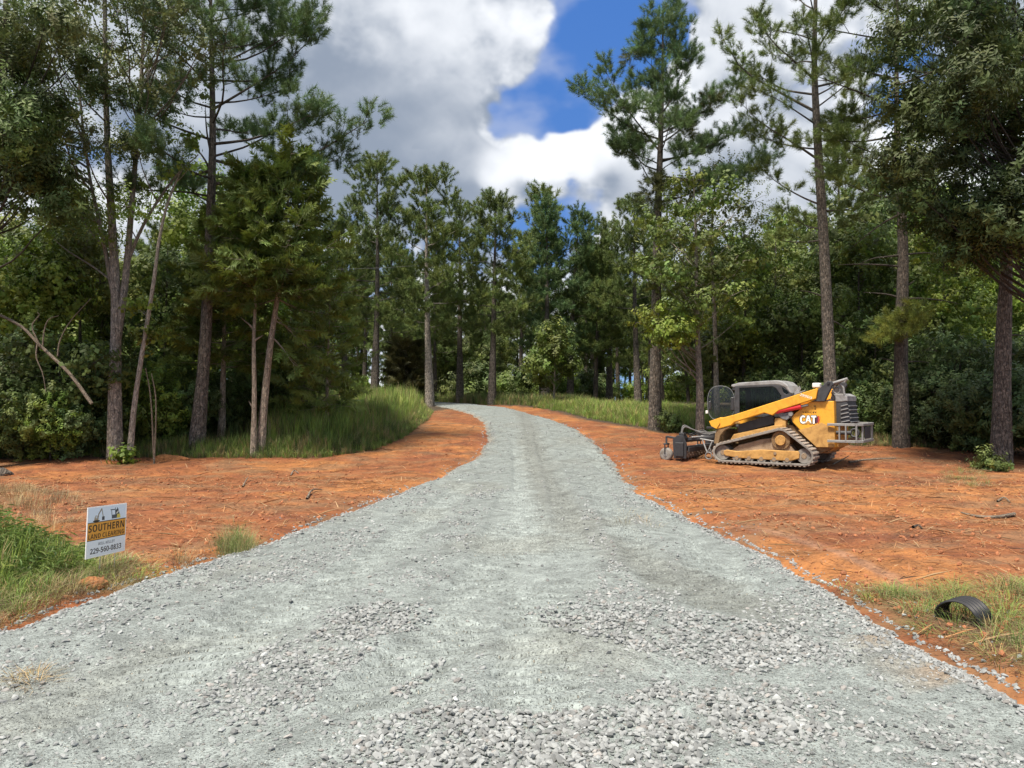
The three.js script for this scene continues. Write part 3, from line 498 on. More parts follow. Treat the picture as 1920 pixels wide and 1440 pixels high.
function broadleaf(o) {
  o = { geo: SPRAY.gum, mat: M.leaf, tint: TINT.green, bark: M.greyBark, sprays: 42, near: false, scale: 1, seg: 8, flat: 0.8, name: 'broadleaf_tree', category: 'tree', stems: [], kvary: 0.38, shell: 0.35, tip: 0.12, ...o };
  const r = rng(o.seed), { base, pts } = o.pts ? { base: o.base, pts: o.pts } : snapPath(o), trunk = curvePts(pts, 14), g = thing(o.name, o.label, o.category, base.toArray(), o.group), w = new Wood();
  const taper = (k, n, r0) => Math.max(0.008, r0 * (1 - (1 - o.tip) * k / (n - 1)));
  w.tube(trunk, trunk.map((_, i) => taper(i, trunk.length, o.r)), o.seg, 0.3); w.build('trunk', o.bark, g);
  const all = [trunk];
  for (const s of o.stems) { const sp = curvePts(s.path.map(([x, y, dz = 0]) => at(x, y, o.d + dz).sub(base)), 12), ww = new Wood(); ww.tube(sp, sp.map((_, i) => taper(i, sp.length, s.r)), 7); ww.build('stem', o.bark, g); all.push(sp); }
  const green = new Scatter(), joint = new Wood();
  for (const L of o.lobes) {
    const [cx, cy, rx, ry, dz, n, R, off = 0, tint = o.tint] = L, ppm = FOC / o.d;
    for (let i = 0; i < n; i++) {
      const d = randDir(r).multiplyScalar(Math.cbrt(0.1 + 0.9 * r()));
      const c = o.pts ? V(cx + d.x * rx, cy + d.y * ry, dz * d.z + off) : at(cx + d.x * rx, cy + d.y * ry, o.d + off + d.z * dz).sub(base);
      let stem = all[0], bestd = 1e9; for (const a of all) { const q = pathAtY(a, c.y - 0.5).distanceTo(c); if (q < bestd) { bestd = q; stem = a; } }
      const hd = Math.hypot(c.x, c.z), from = pathAtY(stem, Math.max(stem[0].y + 0.25 * (c.y - stem[0].y), c.y - (0.35 + 0.6 * r()) * Math.max(0.6, Math.min(bestd, 3)))), len = from.distanceTo(c);
      const lp = bendLimb(from, c, r, 0.05), wd = o.near ? new Wood() : joint; wd.tube(lp, lp.map((_, k) => Math.max(0.004, Math.min(o.r * 0.3, 0.03, 0.008 + 0.008 * len) * (1 - 0.75 * k / (lp.length - 1)))), o.near ? 5 : 3);
      const lr = R * (0.65 + 0.7 * r()), shade = 1 + (r() - 0.5) * 0.5, lt = [tint[0] * shade * (0.9 + 0.25 * r()), tint[1] * shade, tint[2] * shade];
      const m = Math.round(o.sprays * (lr / R) ** 2);
      for (let k = 0; k < m; k++) {
        const v = randDir(r), u = o.shell + (1 - o.shell) * Math.cbrt(r()), p = c.clone().add(V(v.x * lr * u * 1.1, v.y * lr * u * o.flat, v.z * lr * u * 1.1));
        if (k % 6 === 0) wd.tube([c, c.clone().lerp(p, 0.55).add(V(0, 0.04, 0)), p], [0.008, 0.006, 0.003], 3);
        v.add(V((r() - 0.5) * 0.8, 0.25 + (r() - 0.5) * 0.6, (r() - 0.5) * 0.8)).normalize();
        green.add(p, aim(v, r() * 6.283), o.scale * (0.7 + 0.55 * r()), vary(lt, r, o.kvary));
      }
      if (o.near) wd.build('limb', o.bark, g);
    }
  }
  if (!o.near) joint.build('limbs', o.bark, g);
  green.build('crown', o.geo, o.mat, g, true);
  return g;
}
function copyOf(proto, x, z, turn, s, label, group) { const c = proto.clone(); c.name = numbered(proto.name.replace(/_\d+$/, '')); c.position.set(x, groundH(x, z) - 0.08, z); c.rotation.y = turn; c.scale.set(s * (0.92 + 0.16 * ((turn * 7) % 1)), s, s); c.userData = { ...proto.userData }; if (label) c.userData.label = label; if (group) c.userData.group = group; scene.add(c); return c; }

// the pines that stand out
conifer({ seed: 301, label: 'tall leaning pine with long limbs reaching over the pale cedar trunks', d: 20, path: [[368, 828], [384, 660], [394, 430], [399, 250], [396, 60], [392, -220]], r: 0.18, crownY: 400, limbs: 30, len: 3.0, clumps: 1.4, clumpR: 0.36, perClump: 13, bare: 0.42, twigLen: 0.55, low: 0.1, high: 0.8, bias: [0, 0.12], tint: TINT.pineBlue, geo: TUFT[1],
  reach: [[345, 697, 222, 0.3], [270, 604, 205, -0.4], [300, 640, 300, 0.8], [205, 592, 62, 0], [150, 560, 130, 0.5], [90, 512, 66, 0.4], [40, 505, 4, 0], [220, 300, 200, -0.5], [330, 520, 330, 0.6], [380, 330, 330, 0], [120, 588, 30, -0.3]], dead: [[300, 385, 195, -0.3], [330, 350, 250, 0]] });
conifer({ seed: 302, label: 'tall pine with a full crown against blue sky, standing at the grass edge', d: 25, path: [[1227, 800], [1230, 600], [1233, 420], [1238, 280], [1242, 150], [1243, 22]], r: 0.19, crownY: 330, limbs: 24, len: 2.1, clumps: 1.6, clumpR: 0.38, perClump: 14, bare: 0.42, twigLen: 0.5, low: 0.25, high: 1.0, tint: TINT.pineBlue, shape: (t) => (1 - 0.58 * t ** 1.5) * (0.8 + 0.22 * Math.sin(13 * t)),
  reach: [[262, 1083, 165, 0.2], [285, 1130, 122, 0.5], [320, 1160, 262, -0.4], [360, 1190, 275, 0.3], [345, 1440, 300, 0.2], [330, 1400, 330, -0.5], [300, 1385, 245, 0.4], [250, 1390, 150, -0.2], [215, 1300, 95, 0.2], [380, 1350, 330, 0.6], [270, 1340, 180, 0.4], [200, 1130, 190, -0.6]],
  tufts: [[1224, 366, 0.62, 74], [1232, 338, 0.4, 30], [1284, 250, 0.45, 34], [1196, 262, 0.4, 26], [1330, 190, 0.42, 28], [1180, 110, 0.3, 16]], tuftTint: [0.119, 0.140, 0.044] });
conifer({ seed: 303, label: 'slim tall pine with a thin open crown rising right behind the loader', d: 22.6, path: [[1560, 790], [1556, 700], [1545, 460], [1533, 260], [1527, 120], [1530, -30], [1533, -260]], r: 0.2, crownY: 270, limbs: 26, len: 2.4, clumps: 1.4, clumpR: 0.33, perClump: 10, bare: 0.4, twigLen: 0.5, low: 0.35, high: 0.95, tint: TINT.pine, geo: TUFT[1],
  reach: [[300, 1388, 192, 0], [385, 1430, 318, 0.4], [210, 1352, 66, 0.3], [150, 1420, 30, -0.3], [240, 1630, 240, 0.3], [330, 1600, 290, -0.4], [395, 1620, 380, 0.5], [430, 1470, 400, 0.2], [450, 1450, 445, -0.4], [280, 1420, 250, 0.5], [180, 1600, 120, 0.2]], tufts: [[1570, 232, 0.5, 34], [1590, 410, 0.4, 18]], tuftTint: TINT.pine, dead: [[560, 1500, 545, 0], [600, 1590, 618, 0], [740, 1575, 700, 0.2]] });
conifer({ seed: 304, label: 'dark barked pine with many dead branch stubs and one yellow green tuft on its trunk', d: 21, path: [[1688, 822], [1690, 640], [1693, 460], [1684, 300], [1681, 150], [1688, -280]], r: 0.2, crownY: 350, limbs: 28, len: 2.7, clumps: 1.3, clumpR: 0.36, perClump: 12, bare: 0.42, twigLen: 0.5, bark: M.darkBark, tint: TINT.pine,
  reach: [[300, 1570, 250, 0.3], [370, 1560, 330, -0.3], [330, 1790, 300, 0.2]], tufts: [[1722, 592, 0.5, 46], [1668, 614, 0.44, 40], [1690, 606, 0.4, 30], [1645, 628, 0.32, 16]],
  dead: [[478, 1610, 495, -0.2], [500, 1570, 497, 0.2], [560, 1800, 570, -0.3], [478, 1765, 478, 0.2], [560, 1618, 548, 0.1], [680, 1742, 680, -0.2], [684, 1648, 672, 0.1], [545, 1716, 525, 0.1], [345, 1600, 300, 0.2], [400, 1590, 470, 0.4], [395, 1620, 330, -0.3], [735, 1670, 736, 0]] });
conifer({ seed: 310, label: 'stout pine trunk beside the dark oak at the edge of the clearing', d: 18.4, path: [[1874, 780], [1882, 620], [1888, 480], [1898, 200], [1904, -150]], r: 0.21, crownY: 150, limbs: 20, len: 2.6, fill: 0.8, dead: [[632, 1925, 630, 0], [634, 1862, 630, 0.1], [668, 1905, 664, 0]] });

// the row of pines round the bend
const bend = [
  [311, 702, 744, 707, 306, 84, 590, 41, 'pine with rounded crown, first of the tall row behind the tall grass', TINT.pineFar],
  [312, 806, 757, 800, 338, 82, 590, 40, 'pale straight trunked pine standing where the gravel road bends', TINT.pine],
  [313, 922, 750, 930, 374, 70, 600, 42, 'pine with open see-through crown beyond the end of the road', TINT.pineFar],
  [314, 1021, 752, 1024, 378, 44, 640, 43, 'narrow conical bluish pine beside the light green bushy tree', TINT.pineBlue],
  [315, 1068, 748, 1086, 402, 58, 640, 46, 'pine with a leaning tip rising behind the light green bushy tree', TINT.pineBlue],
  [316, 862, 751, 862, 392, 60, 620, 45, 'slender pine between the pale trunked pine and the open crowned pine', TINT.pineFar],
  [317, 1142, 749, 1136, 424, 62, 630, 48, 'dark pine next beyond the bluish pines along the row', TINT.pineFar],
  [318, 1196, 752, 1190, 382, 70, 600, 44, 'pine close behind the tall pine at the grass edge', TINT.pineFar],
  [319, 648, 748, 640, 420, 66, 600, 44, 'pine partly hidden by the hanging cedar boughs', TINT.pineFar],
];
for (const [seed, bx, by, tx, ty, half, cb, d, label, tint] of bend) conifer({ seed, label, d, path: [[bx, by], [(bx + tx) / 2 + (seed % 3 - 1) * 3, (by + ty) / 2], [tx, ty]], r: 0.2, crownY: cb + 25, limbs: 33, len: half * d / FOC * 1.15, clumps: 1.5, clumpR: 0.46, perClump: 8, twigLen: 0.5, bare: 0.35, scale: 1.55, geo: TUFT_FAR, tint, near: false, seg: 7, bark: seed === 312 ? M.greyBark : M.pineBark, low: 0.05, high: 0.75, fill: 0.92, shape: seed === 314 ? (t) => 1.05 - 0.95 * t : undefined || ((t) => (0.6 + 0.4 * smooth(0, 0.3, t)) * (1.05 - 0.75 * t ** 2.6) * (0.82 + 0.3 * Math.sin(t * 19 + seed))) });

// the wood behind them
{
  const r = rng(77), label = 'slender pine in the deep woods behind the front row', group = 'pines of the deep woods', protos = [];
  for (let k = 0; k < 4; k++) { const h = 10.4 + 0.7 * k; protos.push(conifer({ seed: 330 + k, label, group, d: 1, base: V(0, 0, 0), pts: [V(0, 0, 0), V(0.1 * (k - 1.5), h * 0.5, 0), V(0.25 * (k - 1.5), h, 0.1)], r: 0.15 + 0.012 * k, crown: 0.25 + 0.05 * k, limbs: 48, len: 2.1, twigs: 2.4, twigLen: 0.95, gap: 0.32, bare: 0.12, scale: 2.0, geo: TUFT_FAR, tint: k % 2 ? TINT.pineFar : TINT.pine, near: false, seg: 6, bark: M.darkBark, twigWood: false, low: 0.0, high: 0.8 })); }
  const spots = [];
  for (let i = 0; i < 900 && spots.length < 165; i++) {
    const d = 45 + 42 * Math.pow(r(), 0.9), x = (r() * 2 - 1) * 0.78 * d, z = -d; if (roadSigned(x, z) > -1.6) continue;
    if (spots.some(([a, b]) => Math.hypot(a - x, b - z) < 2.3)) continue; spots.push([x, z]);
  }
  for (let i = 0; i < 500 && spots.length < 178; i++) {
    const d = 29 + 15 * r(), s = r() < 0.3 ? -1 : 1, x = s < 0 ? mix(-0.75, -0.27, r()) * d : mix(0.27, 0.76, r()) * d, z = -d; if (spots.some(([a, b]) => Math.hypot(a - x, b - z) < 2.2)) continue; spots.push([x, z]);
  }
  spots.forEach(([x, z], i) => { const s = 0.78 + 0.36 * r(), turn = r() * 6.283; if (i < 4) { const p = protos[i]; p.position.set(x, groundH(x, z) - 0.08, z); p.rotation.y = turn; p.scale.setScalar(s); } else copyOf(protos[Math.floor(r() * 4)], x, z, turn, s * (x < -0.27 * -z && z > -46 ? 0.66 : 1)); });
}
// leafy trees crowding the woods on both sides
{
  const r = rng(88), label = 'leafy broadleaf tree in the thick of the woods behind the roadside trees', group = 'broadleaf trees in the thick of the woods', protos = [], tints = [TINT.green, TINT.dark, [0.168, 0.217, 0.050], TINT.green];
  for (let k = 0; k < 4; k++) { const h = 6.6 + 0.8 * k; protos.push(broadleaf({ seed: 350 + k, label, group, d: 1, base: V(0, 0, 0), pts: [V(0, 0, 0), V(0.2, h * 0.4, 0.1), V(-0.1, h * 0.92, 0)], r: 0.1, geo: SPRAY.far, tint: tints[k], bark: M.darkBark, sprays: 27, seg: 5, lobes: [[0, h * 0.66, 1.5, h * 0.34, 1.5, 22, 0.72], [0, h * 0.3, 1.75, h * 0.22, 1.75, 13, 0.7]] })); }
  const spots = [];
  const fillBand = (n, d0, d1, a, b) => { for (let i = 0, k = 0; i < 900 && k < n; i++) { const d = mix(d0, d1, r()), x = mix(a, b, r()) * d, z = -d; if (claySigned(x, z) > -1.5 || roadSigned(x, z) > -2 || spots.some(([p, q]) => Math.hypot(p - x, q - z) < 1.5)) continue; spots.push([x, z, 1]); k++; } };
  fillBand(15, 24.5, 32, -0.78, -0.3); fillBand(13, 32, 44, -0.76, -0.24); fillBand(16, 27, 34, 0.28, 0.8); fillBand(13, 34, 46, 0.22, 0.78); fillBand(14, 62, 88, -0.5, -0.2); fillBand(9, 58, 80, -0.16, 0.04); fillBand(20, 58, 90, 0.04, 0.6);
  spots.forEach(([x, z, s0], i) => { const s = s0 * (0.72 + 0.42 * r()), turn = r() * 6.283; if (i < 4) { const p = protos[i]; p.position.set(x, groundH(x, z) - 0.08, z); p.rotation.y = turn; p.scale.setScalar(s); } else copyOf(protos[Math.floor(r() * 4)], x, z, turn, s); });
}

// roadside broadleaf trees on the side of the yard sign
broadleaf({ seed: 401, near: true, label: 'tall grey barked multi-stemmed tree with sparse brownish leaves against the sky', d: 19, path: [[217, 836], [216, 700], [218, 580], [212, 450], [203, 300], [198, 150], [196, -120]], r: 0.165, tip: 0.25, stems: [{ path: [[220, 640], [236, 520], [246, 400], [258, 250], [268, 90], [275, -140]], r: 0.1 }, { path: [[214, 560], [192, 440], [168, 330], [150, 180], [140, -60]], r: 0.06 }, { path: [[236, 500], [270, 420], [330, 330], [372, 290]], r: 0.05 }], geo: SPRAY.small, tint: TINT.olive, sprays: 28, shell: 0.12,
  lobes: [[210, 60, 220, 150, 2.6, 50, 0.55], [120, 190, 130, 130, 2.2, 18, 0.5], [250, 230, 120, 60, 1.5, 8, 0.42], [120, 400, 110, 90, 1.5, 7, 0.5, 0, TINT.green], [270, 395, 60, 60, 1, 4, 0.4, 0, TINT.green], [300, -160, 260, 120, 2.4, 20, 0.65]] });
broadleaf({ seed: 402, near: true, label: 'dark dense oak crown above the thicket and bare leaning limb', d: 17.5, path: [[-40, 840], [-30, 600], [-10, 300], [10, 60], [10, -150]], r: 0.2, bark: M.darkBark, geo: SPRAY.oak, tint: TINT.dark, sprays: 36, lobes: [[30, 250, 95, 160, 1.8, 22, 0.46], [-90, 150, 130, 260, 2, 20, 0.6], [60, 60, 110, 90, 2, 9, 0.45, 0, TINT.olive], [90, 345, 60, 70, 1.2, 7, 0.4]] });
broadleaf({ seed: 403, label: 'thin pale barked leaning tree with few leaves in front of the thicket', near: true, d: 18.6, path: [[243, 830], [252, 760], [270, 640], [288, 530], [300, 440], [318, 370], [340, 320]], r: 0.07, tip: 0.3, bark: M.paleBark, geo: SPRAY.gum, tint: TINT.lime, sprays: 12, lobes: [[285, 640, 26, 34, 0.4, 3, 0.26], [262, 580, 16, 18, 0.3, 2, 0.24], [340, 300, 50, 40, 0.6, 3, 0.3, 0, TINT.green]] });
const hidden = [[404, 55, 845, 30, 560, 120, 130, 20.5, 24, TINT.green, 'olive green tree above the bare leaning limb'], [405, 150, 835, 150, 500, 95, 90, 21.5, 18, [0.168, 0.210, 0.056], 'light green young tree between the oak and the multi-stemmed tree'], [406, 300, 830, 315, 560, 70, 130, 22.5, 18, TINT.dark, 'dark leafy tree between the pale leaning trunk and the big pine'], [407, 120, 850, 110, 690, 130, 80, 19.6, 22, TINT.dark, 'low dark leafy tree under the multi-stemmed tree'], [408, 565, 815, 575, 560, 60, 150, 23.5, 18, TINT.cedar, 'green tree close behind the cedar boughs']];
for (const [seed, bx, by, cx, cy, rx, ry, d, n, tint, label] of hidden) broadleaf({ seed, label, d, path: [[bx, by], [(bx + cx) / 2, (by + cy) / 2], [cx, cy - ry * 0.8]], r: 0.09, bark: M.darkBark, geo: SPRAY.gum, tint, sprays: 44, lobes: [[cx, cy, rx, ry, 1.3, n, 0.6]] });

// cedars with pale trunks
const cedarOpt = { bark: M.cedarBark, geo: FEATHER, mat: M.leaf, tint: TINT.cedar, category: 'cedar tree', name: 'cedar_tree', twigs: 3.4, twigLen: 0.75, gap: 0.14, bare: 0.1, rise: 0.15, droop: 0.25, lift: -0.15, low: 0.15, high: 0.7, fill: 0.95, scale: 1 };
conifer({ ...cedarOpt, seed: 420, label: 'dense dark cedar on the forked pale trunk beside the tall grass', d: 19.6, path: [[487, 838], [497, 740], [508, 640], [520, 560], [530, 480], [540, 380], [545, 285]], r: 0.105, crownY: 560, limbs: 60, len: 1.75, shape: (t) => 1.02 - 0.75 * t, reach: [[600, 600, 620, 0.2], [560, 640, 590, 0.4], [520, 650, 520, 0.5], [630, 560, 690, -0.3], [590, 615, 680, 0.5], [540, 600, 560, -0.4], [560, 440, 570, -0.3]] });
conifer({ ...cedarOpt, seed: 421, label: 'short pale cedar trunk just beside the forked one, with broken off stubs', d: 19.4, path: [[475, 840], [477, 740], [476, 640], [479, 560], [480, 430], [478, 330]], r: 0.07, crownY: 560, limbs: 46, len: 1.5, shape: (t) => 1.0 - 0.7 * t, dead: [[620, 452, 596, -0.1], [640, 494, 628, -0.1], [770, 466, 752, 0]] });
conifer({ ...cedarOpt, seed: 422, label: 'cedar growing round the foot of the big leaning pine', d: 21.6, path: [[415, 828], [420, 640], [425, 400]], r: 0.1, crownY: 690, limbs: 60, len: 1.7, shape: (t) => 1.05 - 0.8 * t, near: false });
conifer({ ...cedarOpt, seed: 423, label: 'wispy light green cedar hanging over the tall grass', d: 22, tint: TINT.wisp, path: [[612, 812], [614, 700], [620, 540]], r: 0.07, crownY: 770, limbs: 44, len: 1.35, fill: 0.6, shape: (t) => 1.0 - 0.6 * t, near: false });
conifer({ ...cedarOpt, seed: 424, label: 'small rounded brownish cedar in shade beside the pale straight pine', d: 42, tint: [0.119, 0.119, 0.040], path: [[764, 752], [764, 700], [762, 648]], r: 0.08, crown: 0.04, limbs: 44, len: 1.25, scale: 1.5, shape: (t) => 1.0 - 0.55 * t, near: false });
broadleaf({ seed: 425, label: 'light green bushy tree in front of the bluish pines beyond the road', d: 37.5, path: [[1038, 757], [1040, 700], [1042, 625]], r: 0.07, geo: SPRAY.far, tint: [0.15, 0.21, 0.042], sprays: 26, lobes: [[1040, 672, 44, 56, 1.1, 26, 0.46]] });

// trees on the side of the loader
broadleaf({ seed: 430, near: true, label: 'slim grey tree with bare crooked lower limbs and yellow green leaf layers', d: 23.6, path: [[1312, 800], [1312, 720], [1308, 640], [1306, 520], [1304, 420], [1300, 330]], r: 0.13, geo: SPRAY.gum, tint: [0.16, 0.225, 0.050], sprays: 22, flat: 0.5, lobes: [[1290, 470, 110, 90, 1.5, 22, 0.5], [1250, 610, 75, 34, 0.9, 13, 0.42, -0.3, TINT.lime], [1330, 560, 80, 60, 1.2, 10, 0.5], [1330, 370, 90, 50, 1.2, 11, 0.42]] });
broadleaf({ seed: 431, label: 'airy small leaved tree against the white cloud behind the tall pine', d: 26, path: [[1345, 795], [1340, 600], [1335, 420], [1345, 310]], r: 0.1, geo: SPRAY.small, tint: [0.182, 0.224, 0.062], sprays: 17, shell: 0.1, lobes: [[1345, 390, 90, 90, 1.2, 22, 0.5]] });
const rightMass = [[432, 1390, 790, 1400, 560, 70, 130, 27, 20, TINT.green, 'green leafy tree rising above the open cab door'], [433, 1450, 790, 1455, 540, 70, 130, 28.5, 20, [0.154, 0.210, 0.048], 'light green leafy tree above the loader cab'], [434, 1610, 800, 1610, 540, 70, 110, 25.5, 20, [0.168, 0.231, 0.045], 'bright green leafy tree between the slim pine and the dark barked pine'], [435, 1765, 810, 1770, 560, 80, 140, 24.5, 22, TINT.green, 'leafy tree between the dark barked pine and the stout pine trunk'], [436, 1500, 800, 1505, 650, 70, 90, 26.5, 16, TINT.dark, 'low dark leafy tree behind the loader arm'], [437, 1650, 815, 1640, 690, 80, 80, 23.6, 18, TINT.dark, 'dark low tree at the loader rear'], [438, 1800, 830, 1800, 700, 80, 90, 22.2, 18, TINT.deep, 'shaded low tree behind the bush at the clearing edge'], [439, 1340, 796, 1335, 680, 50, 70, 27.5, 12, [0.154, 0.182, 0.050], 'thin young tree behind the crooked grey tree']];
for (const [seed, bx, by, cx, cy, rx, ry, d, n, tint, label] of rightMass) broadleaf({ seed, label, d, path: [[bx, by], [(bx + cx) / 2, (by + cy) / 2], [cx, cy - ry * 0.8]], r: 0.1, bark: M.darkBark, geo: SPRAY.gum, tint, sprays: 44, lobes: [[cx, cy, rx, ry, 1.4, n, 0.62]] });
broadleaf({ seed: 440, near: true, label: 'big dark oak filling the upper corner over the clearing', d: 17.2, path: [[1985, 850], [1975, 640], [1950, 420], [1930, 200], [1920, -60]], r: 0.13, bark: M.darkBark, geo: SPRAY.oak, tint: [0.1, 0.145, 0.042], sprays: 30, lobes: [[1800, 130, 135, 190, 1.9, 42, 0.48], [1880, 330, 115, 160, 1.8, 30, 0.48], [1735, 300, 75, 165, 1.4, 18, 0.4], [1960, 80, 100, 250, 2, 22, 0.6], [1860, 440, 95, 65, 1.3, 11, 0.4], [1830, -110, 200, 90, 2, 14, 0.6]] });

// ---------------------------------------------------------------- shrubs and thicket
function shrub(o) {
  const r = rng(o.seed), [x, z] = o.pts ? [0, 0] : o.xz, lobes = [[0, o.h * 0.5, o.w * 0.75, o.h * 0.42, o.w * 0.7, o.n ?? 12, o.R ?? 0.42]], b = V(x, groundH(x, z) - 0.05, z);
  const g = broadleaf({ seed: o.seed, name: 'shrub', category: 'shrub', label: o.label, group: o.group, d: 1, base: b, pts: [V(0, 0, 0), V(0.05, o.h * 0.3, 0), V(0, o.h * 0.8, 0.04)], r: 0.03, bark: M.darkBark, geo: o.geo ?? SPRAY.shrub, tint: o.tint, sprays: o.sprays ?? 40, lobes, seg: 4, scale: o.scale ?? 1 });
  return g;
}
{
  const r = rng(99);
  const left = { label: 'dark leafy shrub in the thicket under the multi-stemmed tree', group: 'shrubs of the thicket under the multi-stemmed tree' }, lp = [0, 1, 2].map((k) => shrub({ seed: 500 + k, xz: [0, 0], h: 1.7 + 0.3 * k, w: 1.15, n: 13, tint: [TINT.bluish, TINT.dark, TINT.green][k], ...left }));
  const ls = [[-20, 838, 19.3], [40, 846, 18.9], [95, 850, 18.8], [150, 846, 19.2], [200, 838, 20], [10, 820, 21], [120, 825, 21.2], [-80, 850, 18.6], [285, 836, 20.6], [335, 832, 21.3], [180, 815, 22.5], [60, 800, 23], [255, 815, 22.5], [400, 826, 22.4], [330, 810, 23.5], [440, 815, 24], [520, 812, 24.5]];
  const lt = ['dark shrub below the lower end of the oak limbs at the edge of the thicket', 'dark shrub in the thicket nearest under the bare leaning limb', 'shrub in the thicket under the middle of the bare leaning limb', 'shrub in the thicket at the low end of the bare leaning limb', 'shrub right against the trunk of the multi-stemmed tree', 'shrub behind the one under the bare leaning limb', 'shrub deeper in the thicket behind the bare leaning limb', 'shrub at the outermost end of the thicket below the oak', 'shrub just behind the pale leaning trunk', 'shrub between the pale leaning trunk and the big leaning pine', 'shrub deep behind the multi-stemmed tree', 'shrub deepest in the thicket behind the bare limb', 'shrub deep between multi-stemmed tree and pale leaning trunk', 'shrub just past the foot of the big leaning pine', 'shrub deep in the shade before the big leaning pine', 'shrub deep in shade behind the short pale cedar trunk', 'shrub behind the forked cedar at the back of the tall grass'];
  ls.forEach(([px, , d], i) => { const p = at(px, 800, d), s = (0.8 + 0.5 * r()) * (i > 9 ? 1.15 : 1), turn = r() * 6.28; if (i < 3) { lp[i].position.set(p.x, groundH(p.x, p.z) - 0.05, p.z); lp[i].scale.setScalar(s); lp[i].rotation.y = turn; lp[i].userData.label = lt[i]; } else copyOf(lp[i % 3], p.x, p.z, turn, s, lt[i]); });
  const right = { label: 'dark green bush at the wooded edge of the clearing behind the loader', group: 'bushes at the wooded edge of the clearing' }, rp = [0, 1, 2].map((k) => shrub({ seed: 510 + k, xz: [0, 0], h: 1.3 + 0.3 * k, w: 1.0, n: 12, tint: [TINT.dark, TINT.deep, TINT.bluish][k], ...right }));
  const rs = [[1650, 815, 22.4], [1720, 822, 21.6], [1780, 826, 21], [1835, 828, 20.4], [1885, 828, 19.6], [1930, 830, 19.2], [1990, 832, 19], [1690, 800, 23.6], [1760, 805, 23.4], [1840, 800, 23], [1910, 800, 22.5], [1600, 812, 23.8], [1540, 808, 24.6], [1480, 806, 25.4], [1430, 800, 26.4]];
  const rt = ['dark bush just behind the loader guard', 'dark bush at the foot of the dark barked pine', 'dark bush between the dark barked pine and the stout pine', 'dark bush before the stout pine trunk, nearer the loader', 'dark bush at the foot of the stout pine trunk', 'dark bush just past the stout pine trunk', 'dark bush at the very end of the clearing edge', 'taller bush behind the loader guard in shade', 'taller bush behind the dark barked pine in shade', 'taller bush in shade between the two thick pine trunks', 'taller bush in shade behind the stout pine trunk', 'bush behind the loader engine cowl', 'bush behind the loader lift arm', 'bush behind the loader cab', 'bush behind the open cab door'];
  rs.forEach(([px, , d], i) => { const p = at(px, 800, d), s = (0.75 + 0.5 * r()) * (px > 1800 ? 1.2 : 1) * (i > 6 && i < 11 ? 1.3 : 1), turn = r() * 6.28; if (i < 3) { rp[i].position.set(p.x, groundH(p.x, p.z) - 0.05, p.z); rp[i].scale.setScalar(s); rp[i].rotation.y = turn; rp[i].userData.label = rt[i]; } else copyOf(rp[i % 3], p.x, p.z, turn, s, rt[i]); });
  // undergrowth far behind the trunks
  const far = { label: 'low bush on the shaded floor between the far pine trunks', group: 'bushes between the far pine trunks' }, fp = [0, 1].map((k) => shrub({ seed: 520 + k, xz: [0, 0], h: 1.8, w: 1.5, n: 12, R: 0.6, geo: SPRAY.far, sprays: 30, tint: [TINT.dark, TINT.green][k], ...far }));
  let i = 0; for (let k = 0; k < 300 && i < 46; k++) { const d = 46 + 40 * r(), x = mix(-0.3, 0.36, r()) * d; if (roadSigned(x, -d) > -1.6) continue; const px = 960 + x / d * FOC; if (px > 690 && px < 800 && d > 55) continue; const s = 0.7 + 0.7 * r(), turn = r() * 6.28; if (i < 2) { fp[i].position.set(x, groundH(x, -d) - 0.05, -d); fp[i].scale.setScalar(s); } else copyOf(fp[i % 2], x, -d, turn, s); i++; }
  shrub({ seed: 530, xz: [at(1855, 850, 17.4).x, -17.4], h: 0.42, w: 0.36, n: 5, R: 0.17, tint: TINT.dark, sprays: 22, label: 'small green bush alone at the clay edge before the dark bushes' });
  shrub({ seed: 531, xz: [at(236, 845, 18.4).x, -18.4], h: 0.34, w: 0.3, n: 3, R: 0.15, geo: SPRAY.gum, tint: TINT.lime, sprays: 16, label: 'yellow green seedling at the foot of the pale leaning trunk' });
  shrub({ seed: 532, xz: [at(1258, 800, 24.4).x, -24.4], h: 0.8, w: 0.25, n: 5, R: 0.2, tint: TINT.dark, sprays: 26, label: 'small bush against the foot of the tall pine before the loader' });
}

// bare leaning limb over the thicket
{
  const d = 17.9, b = at(172, 757, d), g = thing('fallen_limb', 'bare grey limb leaning down out of the thicket with arching twigs', 'fallen limb', b.toArray());
  const w = new Wood(); w.tube(curvePts([[172, 757], [130, 700], [75, 648], [40, 612], [-20, 582]].map(([x, y]) => at(x, y, d).sub(b)), 12), [...Array(13)].map((_, i) => 0.045 - 0.0012 * i), 6); w.build('stem', M.deadWood, g);
  for (const path of [[[108, 668], [112, 640], [130, 605], [170, 560]], [[80, 648], [84, 615], [92, 598], [110, 592]], [[70, 645], [68, 670], [80, 700], [86, 735]], [[75, 648], [60, 610], [74, 590], [70, 586]]]) { const t = new Wood(); t.tube(curvePts(path.map(([x, y]) => at(x, y, d - 0.1).sub(b)), 8), [...Array(9)].map((_, i) => 0.02 - 0.0016 * i), 5); t.build('twig', M.deadWood, g); }
}
{
  const d = 18.3; [[[273, 690], [282, 740], [290, 780]], [[284, 700], [292, 745], [290, 790]]].forEach((path, i) => { const q = path.map(([x, y]) => at(x, y, d)), gy = groundH(q.at(-1).x, q.at(-1).z); const w = new Wood(); w.tube(curvePts([V(q[2].x, gy - 0.05, q[2].z), q[1], q[0]], 8), [...Array(9)].map((_, k) => 0.022 - 0.0016 * k), 5); const m = w.build('sapling_stem', M.deadWood); m.userData = { label: i ? 'second bare thin sapling stem beside the pale leaning trunk' : 'bare thin sapling stem nearest the pale leaning trunk', category: 'sapling' }; });
}

